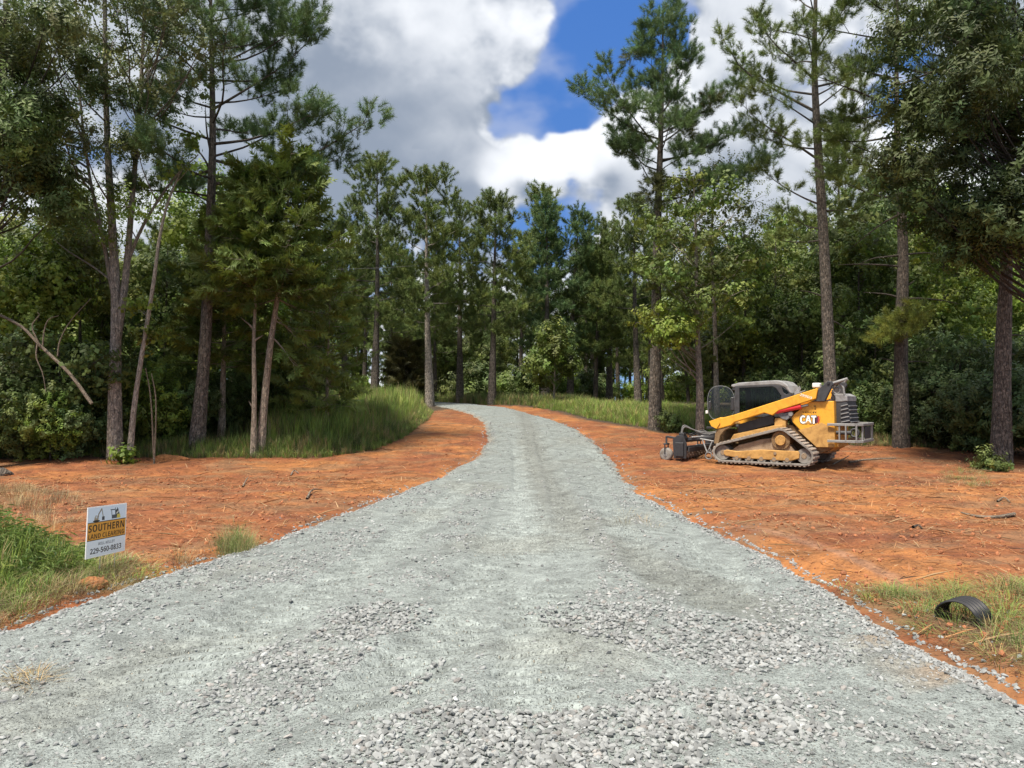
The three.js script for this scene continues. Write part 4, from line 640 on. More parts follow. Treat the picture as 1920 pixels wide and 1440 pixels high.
// ---------------------------------------------------------------- grass and weeds
const GRASS = { tall: tuftOfGrass(31, 13, 1, 0.014, 0.3), short: tuftOfGrass(32, 16, 1, 0.02, 0.55), fine: tuftOfGrass(33, 18, 1, 0.012, 0.8) };
function meadow(name, label, area, n, geo, h, tints, seed, keep = () => 1) {
  const r = rng(seed), s = new Scatter(), q = new THREE.Quaternion(), P = poly(area), xs = P.map((p) => p[0]), zs = P.map((p) => p[1]), x0 = Math.min(...xs), x1 = Math.max(...xs), z0 = Math.min(...zs), z1 = Math.max(...zs);
  for (let i = 0, k = 0; i < n * 30 && k < n; i++) {
    const x = mix(x0, x1, r()), z = mix(z0, z1, r()); if (!inside(P, x, z)) continue;
    const e = edgeDist(P, x, z), lump = 0.5 + 0.9 * fbm2(x * 1.3 + seed, z * 1.3, 3); if (r() > keep(x, z, e) * clamp(0.45 + lump)) continue;
    if (roadSigned(x, z) > -0.02) continue;
    const hh = h * (0.45 + 0.55 * r()) * (0.75 + 0.6 * lump) * mix(0.4, 1, smooth(0, 0.5, e)), c = tints[Math.floor(r() * tints.length)];
    s.add(V(x, groundH(x, z) - 0.01, z), q.setFromAxisAngle(UP, r() * 6.283), V(Math.max(0.35, Math.min(1, hh)) * (0.8 + 0.4 * r()), hh, Math.max(0.35, Math.min(1, hh)) * (0.8 + 0.4 * r())), vary(c, r, 0.3)); k++;
  }
  const m = s.build(name, geo, M.grass, null, true); m.userData.label = label; return m;
}
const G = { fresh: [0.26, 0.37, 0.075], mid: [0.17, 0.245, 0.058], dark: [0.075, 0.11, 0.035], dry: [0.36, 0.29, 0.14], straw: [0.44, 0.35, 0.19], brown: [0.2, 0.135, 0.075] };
meadow('tall_grass', 'tall fresh green grass between the cedar trunks and the curving clay shoulder', [[455, 848], [520, 850], [600, 850], [688, 838], [750, 812], [788, 786], [800, 768], [760, 761], [690, 762], [600, 775], [540, 785], [480, 800]], 5200, GRASS.tall, 1.15, [G.fresh, G.fresh, G.mid, G.mid, G.dry], 601);
meadow('grass_fringe', 'short ragged grass along the edge of the clay under the trees', [[-200, 856], [0, 858], [250, 857], [450, 859], [600, 859], [700, 846], [760, 820], [800, 790], [812, 772], [790, 770], [740, 805], [600, 840], [450, 842], [200, 842], [-200, 838]], 5200, GRASS.short, 0.55, [G.mid, G.fresh, G.dry, G.mid, G.dark], 602);
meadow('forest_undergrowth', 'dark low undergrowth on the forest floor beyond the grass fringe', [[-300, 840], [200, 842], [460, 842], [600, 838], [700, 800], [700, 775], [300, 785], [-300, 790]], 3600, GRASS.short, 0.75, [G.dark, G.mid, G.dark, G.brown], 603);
meadow('grass_strip', 'bright green grass strip before the pines on the far side of the road', [[1000, 765], [1060, 772], [1100, 784], [1170, 796], [1240, 806], [1330, 814], [1420, 822], [1460, 800], [1340, 778], [1200, 768], [1080, 762]], 6500, GRASS.short, 0.62, [G.fresh, G.mid, G.fresh, G.dry], 604);
meadow('clearing_edge_grass', 'thin grass along the wooded edge of the clearing behind the loader', [[1440, 826], [1560, 832], [1640, 837], [1760, 840], [1920, 838], [2200, 838], [2200, 818], [1920, 818], [1700, 815], [1440, 805]], 3600, GRASS.short, 0.42, [G.mid, G.dark, G.dry, G.brown], 605);
meadow('road_end_grass', 'low grass under the far pines at the end of the road', [[690, 757.5], [760, 757.3], [830, 757], [960, 759.5], [1000, 762], [1080, 764], [1120, 757], [1000, 755], [850, 754.2], [760, 754.3]], 2600, GRASS.short, 0.7, [G.mid, G.dark, G.mid, G.dry], 606, (x, z) => (roadSigned(x, z) > -0.4 ? 0 : 1));
meadow('verge_grass', 'dry tangled grass on the verge round the black plastic pipe piece', [[1480, 1082], [1600, 1098], [1700, 1105], [1800, 1085], [2000, 1090], [2200, 1180], [2250, 1420], [2060, 1340], [1920, 1268], [1780, 1205], [1640, 1135]], 430, GRASS.fine, 0.19, [G.dry, G.mid, G.mid, G.brown, G.fresh, [0.22, 0.27, 0.09]], 607);
meadow('roadside_grass', 'dry grass tufts between the weeds and the gravel near the yard sign', [[-200, 1040], [100, 1030], [230, 1042], [300, 1068], [275, 1092], [150, 1128], [0, 1172], [-300, 1270]], 900, GRASS.fine, 0.22, [G.dry, G.straw, G.mid, G.brown, G.fresh], 608);
meadow('weedy_grass', 'tall light green grass growing up through the weeds beside the yard sign', [[-300, 1060], [0, 1046], [110, 1036], [160, 1055], [180, 1080], [120, 1100], [0, 1140], [-300, 1245]], 1500, GRASS.tall, 0.52, [G.fresh, G.mid, G.fresh, G.dry], 610);
meadow('thin_grass', 'sparse dead grass stalks standing on the brown clay behind the weeds', [[-300, 900], [0, 905], [160, 930], [150, 990], [0, 1010], [-300, 1010]], 420, GRASS.fine, 0.28, [G.straw, G.dry, G.brown], 609);
for (const [area, n, seed, label] of [[[[405, 1020], [445, 1012], [480, 1024], [450, 1046], [410, 1046]], 70, 611, 'green grass clump beside the gravel edge beyond the yard sign'], [[[330, 1048], [352, 1044], [362, 1062], [335, 1068]], 10, 612, 'small pale grass clump at the gravel edge near the yard sign'], [[[1150, 960], [1200, 975], [1230, 1000], [1170, 990]], 20, 613, 'few dead grass stalks in the clay below the loader'], [[[1760, 880], [1850, 878], [1860, 915], [1790, 918]], 80, 614, 'flat green weeds lying in the clay of the clearing'], [[[20, 1280], [70, 1283], [75, 1300], [25, 1305]], 12, 615, 'dead brown grass clump on the gravel in the near corner']]) {
  const inRoad = seed === 615; const r = rng(seed), s = new Scatter(), P = poly(area), q = new THREE.Quaternion(); const xs = P.map((p) => p[0]), zs = P.map((p) => p[1]);
  for (let k = 0, i = 0; k < n && i < 4000; i++) { const x = mix(Math.min(...xs), Math.max(...xs), r()), z = mix(Math.min(...zs), Math.max(...zs), r()); if (!inside(P, x, z)) continue; const hh = (seed === 611 ? 0.24 : seed === 614 ? 0.1 : inRoad ? 0.05 : 0.16) * (0.5 + r()), c = seed === 611 || seed === 614 ? [G.mid, G.dry, [0.2, 0.23, 0.1]][k % 3] : [G.dry, G.straw, G.brown][k % 3]; s.add(V(x, (inRoad ? roadH(x, z) : groundH(x, z)) - 0.01, z), q.setFromAxisAngle(UP, r() * 6.3), V(0.3, hh, 0.3), vary(c, r)); k++; }
  const m = s.build('grass_clump', GRASS.fine, M.grass, null, true); m.userData.label = label;
}
{                                                                       // leafy weeds by the sign
  const r = rng(620), s = new Scatter(), stalks = new Scatter(), P = poly([[-300, 1065], [0, 1052], [90, 1040], [148, 1052], [172, 1072], [140, 1088], [60, 1112], [0, 1130], [-300, 1230]]), xs = P.map((p) => p[0]), zs = P.map((p) => p[1]), q = new THREE.Quaternion();
  for (let i = 0, k = 0; i < 60000 && k < 1500; i++) {
    const x = mix(Math.min(...xs), Math.max(...xs), r()), z = mix(Math.min(...zs), Math.max(...zs), r()); if (!inside(P, x, z)) continue;
    const e = smooth(0, 0.6, edgeDist(P, x, z)), top = (0.12 + 0.36 * e) * (0.75 + 1.5 * fbm2(x * 2.6, z * 2.6, 3)), h = top * Math.sqrt(r()), d = V((r() - 0.5) * 1.4, 0.5 + r(), (r() - 0.5) * 1.4).normalize(); k++;
    s.add(V(x, groundH(x, z) + h, z), aim(d, r() * 6.28), 0.3 + 0.4 * r(), vary([[0.17, 0.26, 0.055], [0.13, 0.2, 0.05], [0.22, 0.3, 0.075]][k % 3], r, 0.3));
  }
  const weedShape = sprayShape(41, 17, 0.42, 0.17, 0.024);
  const m = s.build('weeds', weedShape, M.leaf, null, true); m.userData.label = 'lush green leafy weeds at the roadside beside the yard sign';
}

// ---------------------------------------------------------------- compact track loader
const P = {};
P.yellow = std('yellow_paint', [0.76, 0.38, 0.04], { map: grimeMap, roughness: 0.45, roughnessMap: rough });
P.dirtyYellow = std('dusty_yellow_paint', [0.5, 0.29, 0.09], { map: dirtMap, roughness: 0.85 });
P.mud = std('dried_mud', [0.34, 0.26, 0.18], { map: dirtMap, bumpMap: soilBump, bumpScale: 0.01, roughness: 1 });
P.brownMud = std('brown_mud', [0.25, 0.165, 0.085], { map: dirtMap, bumpMap: soilBump, bumpScale: 0.008, roughness: 1 });
P.black = std('black_paint', [0.035, 0.037, 0.042], { map: dirtMap, roughness: 0.5 });
P.dark = std('dark_grey_paint', [0.05, 0.054, 0.062], { map: dirtMap, roughness: 0.6 });
P.cab = std('cab_grey', [0.17, 0.185, 0.2], { map: dirtMap, roughness: 0.55 });
P.roof = std('dusty_roof_grey', [0.27, 0.28, 0.29], { map: dirtMap, roughness: 0.7 });
P.steel = std('galvanised_grey', [0.29, 0.3, 0.3], { map: dirtMap, roughness: 0.55, metalness: 0.2 });
P.rubber = std('dusty_rubber', [0.25, 0.24, 0.22], { map: dirtMap, bumpMap: rough, bumpScale: 0.004, roughness: 0.95 });
P.lug = std('dusty_rubber_lug', [0.36, 0.31, 0.26], { map: dirtMap, roughness: 1 });
P.red = std('red_cylinder', [0.62, 0.03, 0.035], { roughness: 0.4 });
P.white = std('white_plastic', [0.75, 0.75, 0.72], { roughness: 0.5 });
P.hose = std('hose', [0.16, 0.16, 0.16], { roughness: 0.5 });
P.glass = new THREE.MeshPhysicalMaterial({ color: col(0.6, 0.66, 0.63), roughness: 0.04, transmission: 1, thickness: 0, specularIntensity: 0.45 }); P.glass.name = 'tinted_glass';
P.clearGlass = new THREE.MeshPhysicalMaterial({ color: col(0.82, 0.83, 0.8), roughness: 0.12, transmission: 1, thickness: 0 }); P.clearGlass.name = 'dusty_glass';
P.seat = std('seat', [0.05, 0.05, 0.055], { roughness: 0.8 });
const zx = (x, shift = 0) => (960 - x) / 312 + shift, zy = (y) => (788 - y) / 326;   // machine metres from side view measurements
const outline = (list, shift) => { const s = new THREE.Shape(); list.forEach(([x, y], i) => (i ? s.lineTo(zx(x, shift), zy(y)) : s.moveTo(zx(x, shift), zy(y)))); s.closePath(); return s; };
const plate = (shape, z0, z1, bevel = 0.012) => { const g = new THREE.ExtrudeGeometry(shape, { depth: Math.abs(z1 - z0) - 2 * bevel, bevelEnabled: bevel > 0, bevelSize: bevel, bevelThickness: bevel, bevelSegments: 2, bevelOffset: -bevel, curveSegments: 20 }); g.translate(0, 0, Math.min(z0, z1) + bevel); return g; };
const block = (x0, x1, y0, y1, z0, z1, rad = 0.02) => { const g = new RoundedBoxGeometry(Math.abs(x1 - x0), Math.abs(y1 - y0), Math.abs(z1 - z0), 3, rad); g.translate((x0 + x1) / 2, (y0 + y1) / 2, (z0 + z1) / 2); return g; };
const rod = (a, b, rad, seg = 12, r2 = rad) => { const A = V(...a), B = V(...b), g = new THREE.CylinderGeometry(r2, rad, A.distanceTo(B), seg); g.applyQuaternion(new THREE.Quaternion().setFromUnitVectors(UP, B.clone().sub(A).normalize())); g.translate((A.x + B.x) / 2, (A.y + B.y) / 2, (A.z + B.z) / 2); return g; };
const pipe = (pts, rad, n = 20, seg = 7) => new THREE.TubeGeometry(new THREE.CatmullRomCurve3(pts.map((p) => V(...p))), n, rad, seg);
const bar = (a, b, w, h) => { const A = V(...a), B = V(...b), L = A.distanceTo(B), g = new RoundedBoxGeometry(w, L, h, 2, Math.min(w, h) * 0.2), d = B.clone().sub(A).normalize(), side = Math.abs(d.y) > 0.9 ? V(1, 0, 0) : V(0, 1, 0), zA = side.clone().addScaledVector(d, -side.dot(d)).normalize(), xA = d.clone().cross(zA); const m = new THREE.Matrix4().makeBasis(xA, d, zA); g.applyMatrix4(m); g.translate((A.x + B.x) / 2, (A.y + B.y) / 2, (A.z + B.z) / 2); return g; };
const both = (f) => [f(-1), f(1)];
const TURN = 144 * Math.PI / 180, mc = at(1450, 860, 18.5), my = groundH(mc.x, mc.z) + 0.015;
const loader = thing('track_loader', 'yellow compact track loader with black cab and open round front door', 'track loader', [mc.x, my, mc.z]); loader.rotation.y = TURN; loader.scale.setScalar(0.965);
{
  const L = loader;
  // undercarriage
  const wheels = [[0.93, 0.26, 0.205], [-0.47, 0.6, 0.245], [-1.0, 0.25, 0.2]];
  function hull(extra) { const p = []; for (const [x, y, r] of wheels) for (let i = 0; i < 72; i++) { const a = i / 72 * 6.2832; p.push([x + (r + extra) * Math.cos(a), y + (r + extra) * Math.sin(a)]); } p.sort((a, b) => a[0] - b[0] || a[1] - b[1]); const cr = (o, a, b) => (a[0] - o[0]) * (b[1] - o[1]) - (a[1] - o[1]) * (b[0] - o[0]), lo = [], hi = []; for (const q of p) { while (lo.length > 1 && cr(lo.at(-2), lo.at(-1), q) <= 0) lo.pop(); lo.push(q); } for (const q of p.reverse()) { while (hi.length > 1 && cr(hi.at(-2), hi.at(-1), q) <= 0) hi.pop(); hi.push(q); } lo.pop(); hi.pop(); return lo.concat(hi); }
  const ring = (o, i, z0, z1) => { const s = new THREE.Shape(o.map((p) => new THREE.Vector2(...p))); s.holes.push(new THREE.Path(i.map((p) => new THREE.Vector2(...p)))); return plate(s, z0, z1, 0.006); };
  const outer = hull(0.025), inner = hull(-0.02), lugGeo = new RoundedBoxGeometry(0.05, 0.028, 0.44, 2, 0.008);
  const walk = []; for (let i = 0; i < outer.length; i++) { const a = outer[i], b = outer[(i + 1) % outer.length], l = Math.hypot(b[0] - a[0], b[1] - a[1]); walk.push([a, b, l]); }
  const total = walk.reduce((s, w) => s + w[2], 0), n = 54;
  for (const s of [-1, 1]) {
    const z0 = s * 0.57, z1 = s * 1.02, t = part('track', ring(outer, inner, z0, z1), P.rubber, L);
    for (let k = 0; k < n; k++) { let d = (k + 0.3) / n * total, i = 0; while (d > walk[i][2]) d -= walk[i++][2]; const [a, b, l] = walk[i], u = d / l, m = cast(new THREE.Mesh(lugGeo, P.lug)), tx = (b[0] - a[0]) / l, ty = (b[1] - a[1]) / l; m.name = 'track_lug'; m.position.set(mix(a[0], b[0], u) + ty * 0.012, mix(a[1], b[1], u) - tx * 0.012, (z0 + z1) / 2); m.rotation.z = Math.atan2(ty, tx); t.add(m); }
    const zo = s * 0.98, zi = s * 0.62;
    part('track_frame', [plate(outline([[700, 705], [790, 640], [960, 590], [1060, 575], [1100, 560], [1150, 600], [1215, 690], [1200, 705]]), zi, s * 0.9, 0.015)], P.mud, L);
    part('track_frame_rail', [plate(outline([[678, 690], [700, 680], [780, 690], [960, 670], [1235, 672], [1243, 690], [1240, 725], [1180, 748], [800, 742], [690, 728], [678, 715]]), zi, zo, 0.015)], P.dirtyYellow, L);
    for (const [i, [x, y, r]] of wheels.entries()) { const w = part(i === 1 ? 'drive_sprocket' : 'idler_wheel', [rod([x, y, zi], [x, y, s * 0.95], r - 0.03, 30)], i === 1 ? P.brownMud : P.rubber, L); part('hub', [rod([x, y, s * 0.94], [x, y, s * (i === 1 ? 1.0 : 0.96)], i === 1 ? 0.125 : 0.07, 26, i === 1 ? 0.115 : 0.06)], i === 1 ? P.dirtyYellow : P.mud, w); }
    for (let k = 0; k < 5; k++) { const x = 0.58 - k * 0.3, w = part('track_roller', [rod([x, 0.145, zi], [x, 0.145, s * 0.965], 0.105, 22)], P.rubber, L); part('hub', [rod([x, 0.145, s * 0.96], [x, 0.145, s * 0.985], 0.05, 16)], P.mud, w); }
    part('frame_bolt', [rod([zx(1068), zy(695), zo], [zx(1068), zy(695), s * 1.0], 0.035, 12)], P.mud, L);
    // chassis skirt over the track, dark panel under the arm, belly plate
    part('fender', [plate(outline([[735, 600], [760, 560], [1080, 480], [1130, 478], [1135, 500], [745, 615]], 0.1), s * 0.55, s * 0.72, 0.01)], P.dirtyYellow, L);
    part('side_panel', [plate(outline([[795, 480], [1060, 395], [1070, 470], [815, 548], [790, 540]], 0.14), s * 0.48, s * 0.585, 0.012)], P.black, L);
    part('skirt_plate', [plate(outline([[1110, 470], [1200, 480], [1345, 640], [1490, 640], [1400, 690], [1330, 700], [1240, 620]], 0.14), s * 0.44, s * 0.575, 0.01)], P.brownMud, L);
    part('arm_mount', [plate(outline([[1070, 425], [1150, 420], [1150, 500], [1065, 500]], 0.1), s * 0.52, s * 0.68, 0.012)], P.dirtyYellow, L);
    part('rear_body', [plate(outline([[1325, 300], [1345, 294], [1495, 292], [1500, 640], [1370, 642], [1203, 455], [1196, 425], [1212, 395]], 0.12), s * 0.42, s * 0.66, 0.02)], P.yellow, L);
    const mud = part('mud_patch', [plate(outline([[1245, 515], [1330, 490], [1410, 455], [1498, 500], [1499, 638], [1372, 640]], 0.12), s * 0.655, s * 0.663, 0.001)], P.dirtyYellow, L);
    // lift arm
    const arm = part('lift_arm', [plate(outline([[578, 455], [660, 425], [676, 428], [770, 402], [1385, 194], [1388, 208], [1375, 275], [1110, 365], [1060, 404], [1000, 385], [772, 462], [745, 488], [668, 512], [632, 520], [592, 498]], 0.1), s * 0.62, s * 0.78, 0.018)], P.yellow, L);
    part('arm_nose_plate', [plate(outline([[572, 458], [655, 428], [662, 470], [632, 518], [590, 497]], 0.1), s * 0.785, s * 0.805, 0.006)], P.yellow, arm);
    part('arm_gusset', [plate(outline([[632, 520], [668, 512], [742, 490], [735, 505], [690, 530], [655, 575], [640, 640], [606, 640], [615, 560]], 0.1), s * 0.64, s * 0.76, 0.012)], P.brownMud, arm);
    part('arm_link', [plate(outline([[1386, 205], [1402, 196], [1462, 140], [1484, 146], [1492, 170], [1436, 296], [1335, 296], [1384, 276]], 0.12), s * 0.6, s * 0.74, 0.014)], P.dark, L);
    part('link_pin', [rod([zx(1466, 0.12), zy(155), s * 0.72], [zx(1466, 0.12), zy(155), s * 0.765], 0.03, 14)], P.black, L);
    const cy = part('lift_cylinder', [rod([zx(1090, 0.12), zy(374), s * 0.71], [zx(1272, 0.12), zy(334), s * 0.71], 0.058, 18)], P.red, L);
    part('cylinder_rod', [rod([zx(1272, 0.12), zy(334), s * 0.71], [zx(1320, 0.12), zy(322), s * 0.71], 0.03, 12)], P.steel, cy);
    part('cylinder_bracket', [plate(outline([[1100, 400], [1200, 372], [1215, 400], [1165, 440], [1130, 430]], 0.12), s * 0.6, s * 0.7, 0.01)], P.cab, L);
    part('tilt_pivot', [rod([zx(1196, 0.12), zy(392), s * 0.66], [zx(1196, 0.12), zy(392), s * 0.73], 0.05, 16)], P.steel, L);
  }
  part('chassis', [block(-1.45, 0.72, 0.3, 0.9, -0.5, 0.5, 0.04)], P.brownMud, L);
  part('coupler', [block(1.06, 1.16, 0.28, 0.78, -0.62, 0.62, 0.02), block(0.85, 1.08, 0.4, 0.5, -0.5, -0.3, 0.02), block(0.85, 1.08, 0.4, 0.5, 0.3, 0.5, 0.02)], P.brownMud, L);
  part('arm_crossbar', [rod([1.12, 0.92, -0.64], [1.12, 0.92, 0.64], 0.08, 16)], P.dirtyYellow, L);
  part('counterweight', [plate(outline([[1400, 500], [1500, 480], [1500, 640], [1420, 690], [1390, 690]], 0.1), -0.42, 0.42, 0.02)], P.dirtyYellow, L);
  // cab: pillars, roof, panes, seat inside
  const cs = 0.2, xf = zx(772, cs), xr = zx(1205, cs);
  const roofShape = outline([[738, 172], [744, 158], [770, 152], [800, 143], [1000, 131], [1095, 128], [1140, 140], [1175, 170], [1203, 228], [1192, 234], [1160, 190], [1120, 168], [1080, 163], [800, 172], [760, 182]], cs);
  part('cab_roof', [plate(roofShape, -0.44, 0.44, 0.02)], P.roof, L);
  for (const s of [-1, 1]) {
    const f = outline([[772, 170], [1080, 162], [1125, 170], [1165, 200], [1204, 230], [1204, 300], [1120, 420], [768, 420], [760, 330], [770, 200]], cs), hole = new THREE.Path();
    [[806, 186], [1060, 176], [1090, 190], [1128, 250], [1120, 300], [1080, 395], [806, 395]].forEach(([x, y], i) => (i ? hole.lineTo(zx(x, cs), zy(y)) : hole.moveTo(zx(x, cs), zy(y)))); hole.closePath(); f.holes.push(hole);
    const q = new THREE.Path(); [[1130, 178], [1150, 182], [1188, 232], [1165, 240], [1142, 225]].forEach(([x, y], i) => (i ? q.lineTo(zx(x, cs), zy(y)) : q.moveTo(zx(x, cs), zy(y)))); q.closePath(); f.holes.push(q);
    part('cab_frame', [plate(f, s * 0.4, s * 0.44, 0.008)], P.dark, L);
    part('side_window', [plate(outline([[806, 186], [1060, 176], [1090, 190], [1128, 250], [1120, 300], [1080, 395], [806, 395]], cs), s * 0.415, s * 0.42, 0)], P.glass, L);
    part('quarter_window', [plate(outline([[1130, 178], [1150, 182], [1188, 232], [1165, 240], [1142, 225]], cs), s * 0.415, s * 0.42, 0)], P.glass, L);
    for (let k = 0; k < 5; k++) part('window_guard_bar', [bar([zx(850 + 55 * k, cs), zy(184), s * 0.37], [zx(850 + 55 * k, cs), zy(395), s * 0.37], 0.016, 0.016)], P.black, L);
  }
  part('work_light', [block(zx(738, cs) - 0.03, zx(775, cs), zy(206), zy(172), -0.42, -0.2, 0.02)], P.dark, L);
  part('work_light', [block(zx(738, cs) - 0.03, zx(775, cs), zy(206), zy(172), 0.2, 0.42, 0.02)], P.dark, L);
  part('seat', [block(-0.3, 0.12, 0.95, 1.08, -0.24, 0.24, 0.05), block(-0.36, -0.24, 1.02, 1.6, -0.22, 0.22, 0.05)], P.seat, L);
  part('cab_rear_wall', [block(xr - 0.02, xr + 0.05, 0.95, 1.72, -0.4, 0.4, 0.02)], P.dark, L);
  part('cab_floor', [block(xr, xf, 0.86, 0.93, -0.42, 0.42, 0.02)], P.dark, L);
  // the open rounded front door, swung out on its hinges
  {
    const s = new THREE.Shape(), w = 0.66, y0 = 1.08, y1 = 1.9; s.moveTo(0.1, y0); s.lineTo(w - 0.16, y0 - 0.02); s.bezierCurveTo(w - 0.02, y0 + 0.04, w, y0 + 0.22, w, y0 + 0.4); s.bezierCurveTo(w, y1 - 0.06, w - 0.14, y1, w * 0.52, y1); s.bezierCurveTo(0.1, y1, 0.02, y1 - 0.14, 0.0, y1 - 0.3); s.lineTo(0.02, y0 + 0.16); s.closePath();
    const d = new THREE.Group(); d.name = 'cab_door'; d.position.set(xf + 0.02, 0, -0.44); d.rotation.y = 0.2; L.add(d);
    part('pane', [plate(s, -0.004, 0.004, 0)], P.clearGlass, d);
    const rimPts = s.getPoints(24).map((p) => V(p.x, p.y, 0)); const rim = new THREE.TubeGeometry(new THREE.CatmullRomCurve3(rimPts.filter((p, i) => !i || p.distanceTo(rimPts[i - 1]) > 0.01), true), 90, 0.008, 6, true);
    part('rim', [rim], P.cab, d);
    part('handle', [block(w - 0.09, w - 0.02, 1.3, 1.52, -0.03, 0.03, 0.025)], P.black, d);
    part('hinge', [block(0.0, 0.09, 1.28, 1.62, -0.03, 0.03, 0.025)], P.black, d);
    part('latch', [block(w - 0.01, w + 0.05, 1.2, 1.28, -0.02, 0.02, 0.012)], P.white, d);
  }
  // engine cowl, exhaust arch, pipes and lamps at the rear
  part('engine_cowl', [plate(outline([[1486, 250], [1520, 242], [1590, 252], [1596, 300], [1612, 440], [1600, 470], [1486, 470]], 0.2), -0.46, 0.46, 0.03)], P.dark, L);
  part('cowl_lid', [plate(outline([[1482, 268], [1496, 240], [1560, 236], [1596, 256], [1598, 292], [1560, 300], [1500, 300]], 0.2), -0.475, 0.475, 0.02)], P.roof, L);
  for (let k = 0; k < 5; k++) part('louver', [bar([zx(1590 + k * 3.5, 0.2) - 0.035, zy(330 + 30 * k), -0.4], [zx(1590 + k * 3.5, 0.2) - 0.035, zy(330 + 30 * k), 0.4], 0.045, 0.018), bar([zx(1553, 0.2), zy(332 + 30 * k), -0.47], [zx(1600 + k * 3, 0.2), zy(318 + 30 * k), -0.47], 0.03, 0.02)], P.roof, L);
  part('exhaust_pipe', [rod([zx(1478, 0.12), zy(158), -0.5], [zx(1578, 0.12), zy(126), -0.5], 0.036, 14), rod([zx(1556, 0.12), zy(150), -0.5], [zx(1572, 0.12), zy(128), -0.5], 0.03, 10)], P.steel, L);
  part('hose_guard', [pipe([[zx(1488, 0.14), zy(176), -0.46], [zx(1512, 0.14), zy(160), -0.46], [zx(1548, 0.14), zy(184), -0.46], [zx(1558, 0.14), zy(245), -0.46]], 0.026, 20)], P.steel, L);
  part('coiled_hose', [new THREE.TorusGeometry(0.07, 0.018, 8, 22).translate(zx(1506, 0.14), zy(214), -0.44)], P.hose, L);
  part('rear_lamp', [block(zx(1396, 0.2), zx(1340, 0.2), zy(190), zy(152), -0.3, -0.12, 0.03)], P.white, L);
  part('lamp_post', [rod([zx(1368, 0.2), zy(188), -0.2], [zx(1368, 0.2), zy(290), -0.2], 0.02, 8)], P.steel, L);
  part('mirror', [plate(outline([[1210, 232], [1250, 172], [1258, 200], [1246, 225], [1216, 240]], 0.2), -0.3, -0.26, 0.008), plate(outline([[1204, 240], [1290, 206], [1292, 214], [1210, 250]], 0.2), -0.32, -0.28, 0.006)], P.roof, L);
  part('deck', [block(-1.45, -0.55, 1.36, 1.42, -0.46, 0.46, 0.02), block(-0.8, -0.55, 1.4, 1.58, -0.44, 0.44, 0.03)], P.yellow, L);
  for (const z of [-0.5, -0.46]) part('hydraulic_hose', [pipe([[-1.5, 1.72, z], [-1.58, 1.6, z], [-1.52, 1.45, z], [-1.46, 1.36, z]], 0.014, 14, 6)], P.black, L);
  // rear guard of welded bars
  const gx = -2.18, yT = zy(468), yB = zy(592);
  for (const [y, nm] of [[yT, 'guard_rail'], [yB, 'guard_rail']]) part(nm, [bar([-1.46, y, -0.72], [gx + 0.12, y, -0.72], 0.042, 0.06), bar([gx + 0.12, y, -0.72], [gx, y, -0.58], 0.042, 0.06), bar([gx, y, -0.58], [gx, y, 0.58], 0.042, 0.06), bar([gx, y, 0.58], [gx + 0.12, y, 0.72], 0.042, 0.06), bar([gx + 0.12, y, 0.72], [-1.46, y, 0.72], 0.042, 0.06)], P.steel, L);
  for (const [x, z, w] of [[-1.72, -0.7, 0.06], [-1.86, -0.7, 0.09], [gx + 0.1, -0.7, 0.05], [gx + 0.01, -0.5, 0.1], [gx + 0.01, 0.5, 0.1], [-1.8, 0.7, 0.06]]) part('guard_post', [bar([x, yB, z], [x, yT, z], w, 0.03)], P.steel, L);
  part('guard_plate', [block(gx - 0.005, gx + 0.02, yB + 0.05, yT - 0.05, -0.28, 0.28, 0.008)], P.dark, L);
  part('tow_hook', [new THREE.TorusGeometry(0.09, 0.025, 8, 18).translate(-2.0, (yT + yB) / 2, -0.5), rod([-1.6, (yT + yB) / 2, -0.5], [-1.93, (yT + yB) / 2, -0.5], 0.045, 12)], P.dark, L);
  part('body_vent', [block(-1.53, -1.505, 0.95, 1.22, -0.62, -0.5, 0.005)], P.brownMud, L);
  // printed marks on the body side
  const decal = (name, w, h, draw, x, y, z, tilt = 0) => { const m = cast(new THREE.Mesh(new THREE.PlaneGeometry(w, h), new THREE.MeshStandardMaterial({ map: canvasTex(512, Math.round(512 * h / w), draw, { repeat: false }), transparent: true, alphaTest: 0.5, roughness: 0.5 }))); m.material.name = name; m.name = name; m.position.set(x, y, z); m.rotation.set(0, Math.PI, 0); m.rotateZ(tilt); L.add(m); };
  decal('maker_mark', 0.47, 0.235, (g, w, h) => {
    g.clearRect(0, 0, w, h); const k = h;
    const gr = [['#201c28', 0.72, 0.99], ['#5a2a3a', 0.8, 0.985], ['#b5452e', 0.9, 0.98]]; for (const [c, a, b] of gr) { g.fillStyle = c; g.beginPath(); g.moveTo(w * a, h * 0.16); g.lineTo(w * (a + 0.06), h * 0.14); g.lineTo(w * b, h * 0.52); g.lineTo(w * (a + 0.04), h * 0.9); g.lineTo(w * a, h * 0.9); g.fill(); }
    g.font = `bold ${Math.round(h * 0.98)}px sans-serif`; g.textBaseline = 'alphabetic'; g.save(); g.translate(w * 0.02, h * 0.9); const m = g.measureText('CAT').width; g.scale(w * 0.8 / m, 1.08); g.lineJoin = 'round'; g.lineWidth = h * 0.17; g.strokeStyle = '#17171b'; g.strokeText('CAT', 0, 0); g.lineWidth = h * 0.05; g.strokeStyle = '#f4f3ee'; g.strokeText('CAT', 0, 0); g.fillStyle = '#f4f3ee'; g.fillText('CAT', 0, 0); g.restore();
    g.fillStyle = '#b98a45'; g.beginPath(); g.moveTo(w * 0.27, h * 0.94); g.lineTo(w * 0.425, h * 0.6); g.lineTo(w * 0.6, h * 0.94); g.fill();
  }, zx(1326, 0.12), zy(432), -0.6635);
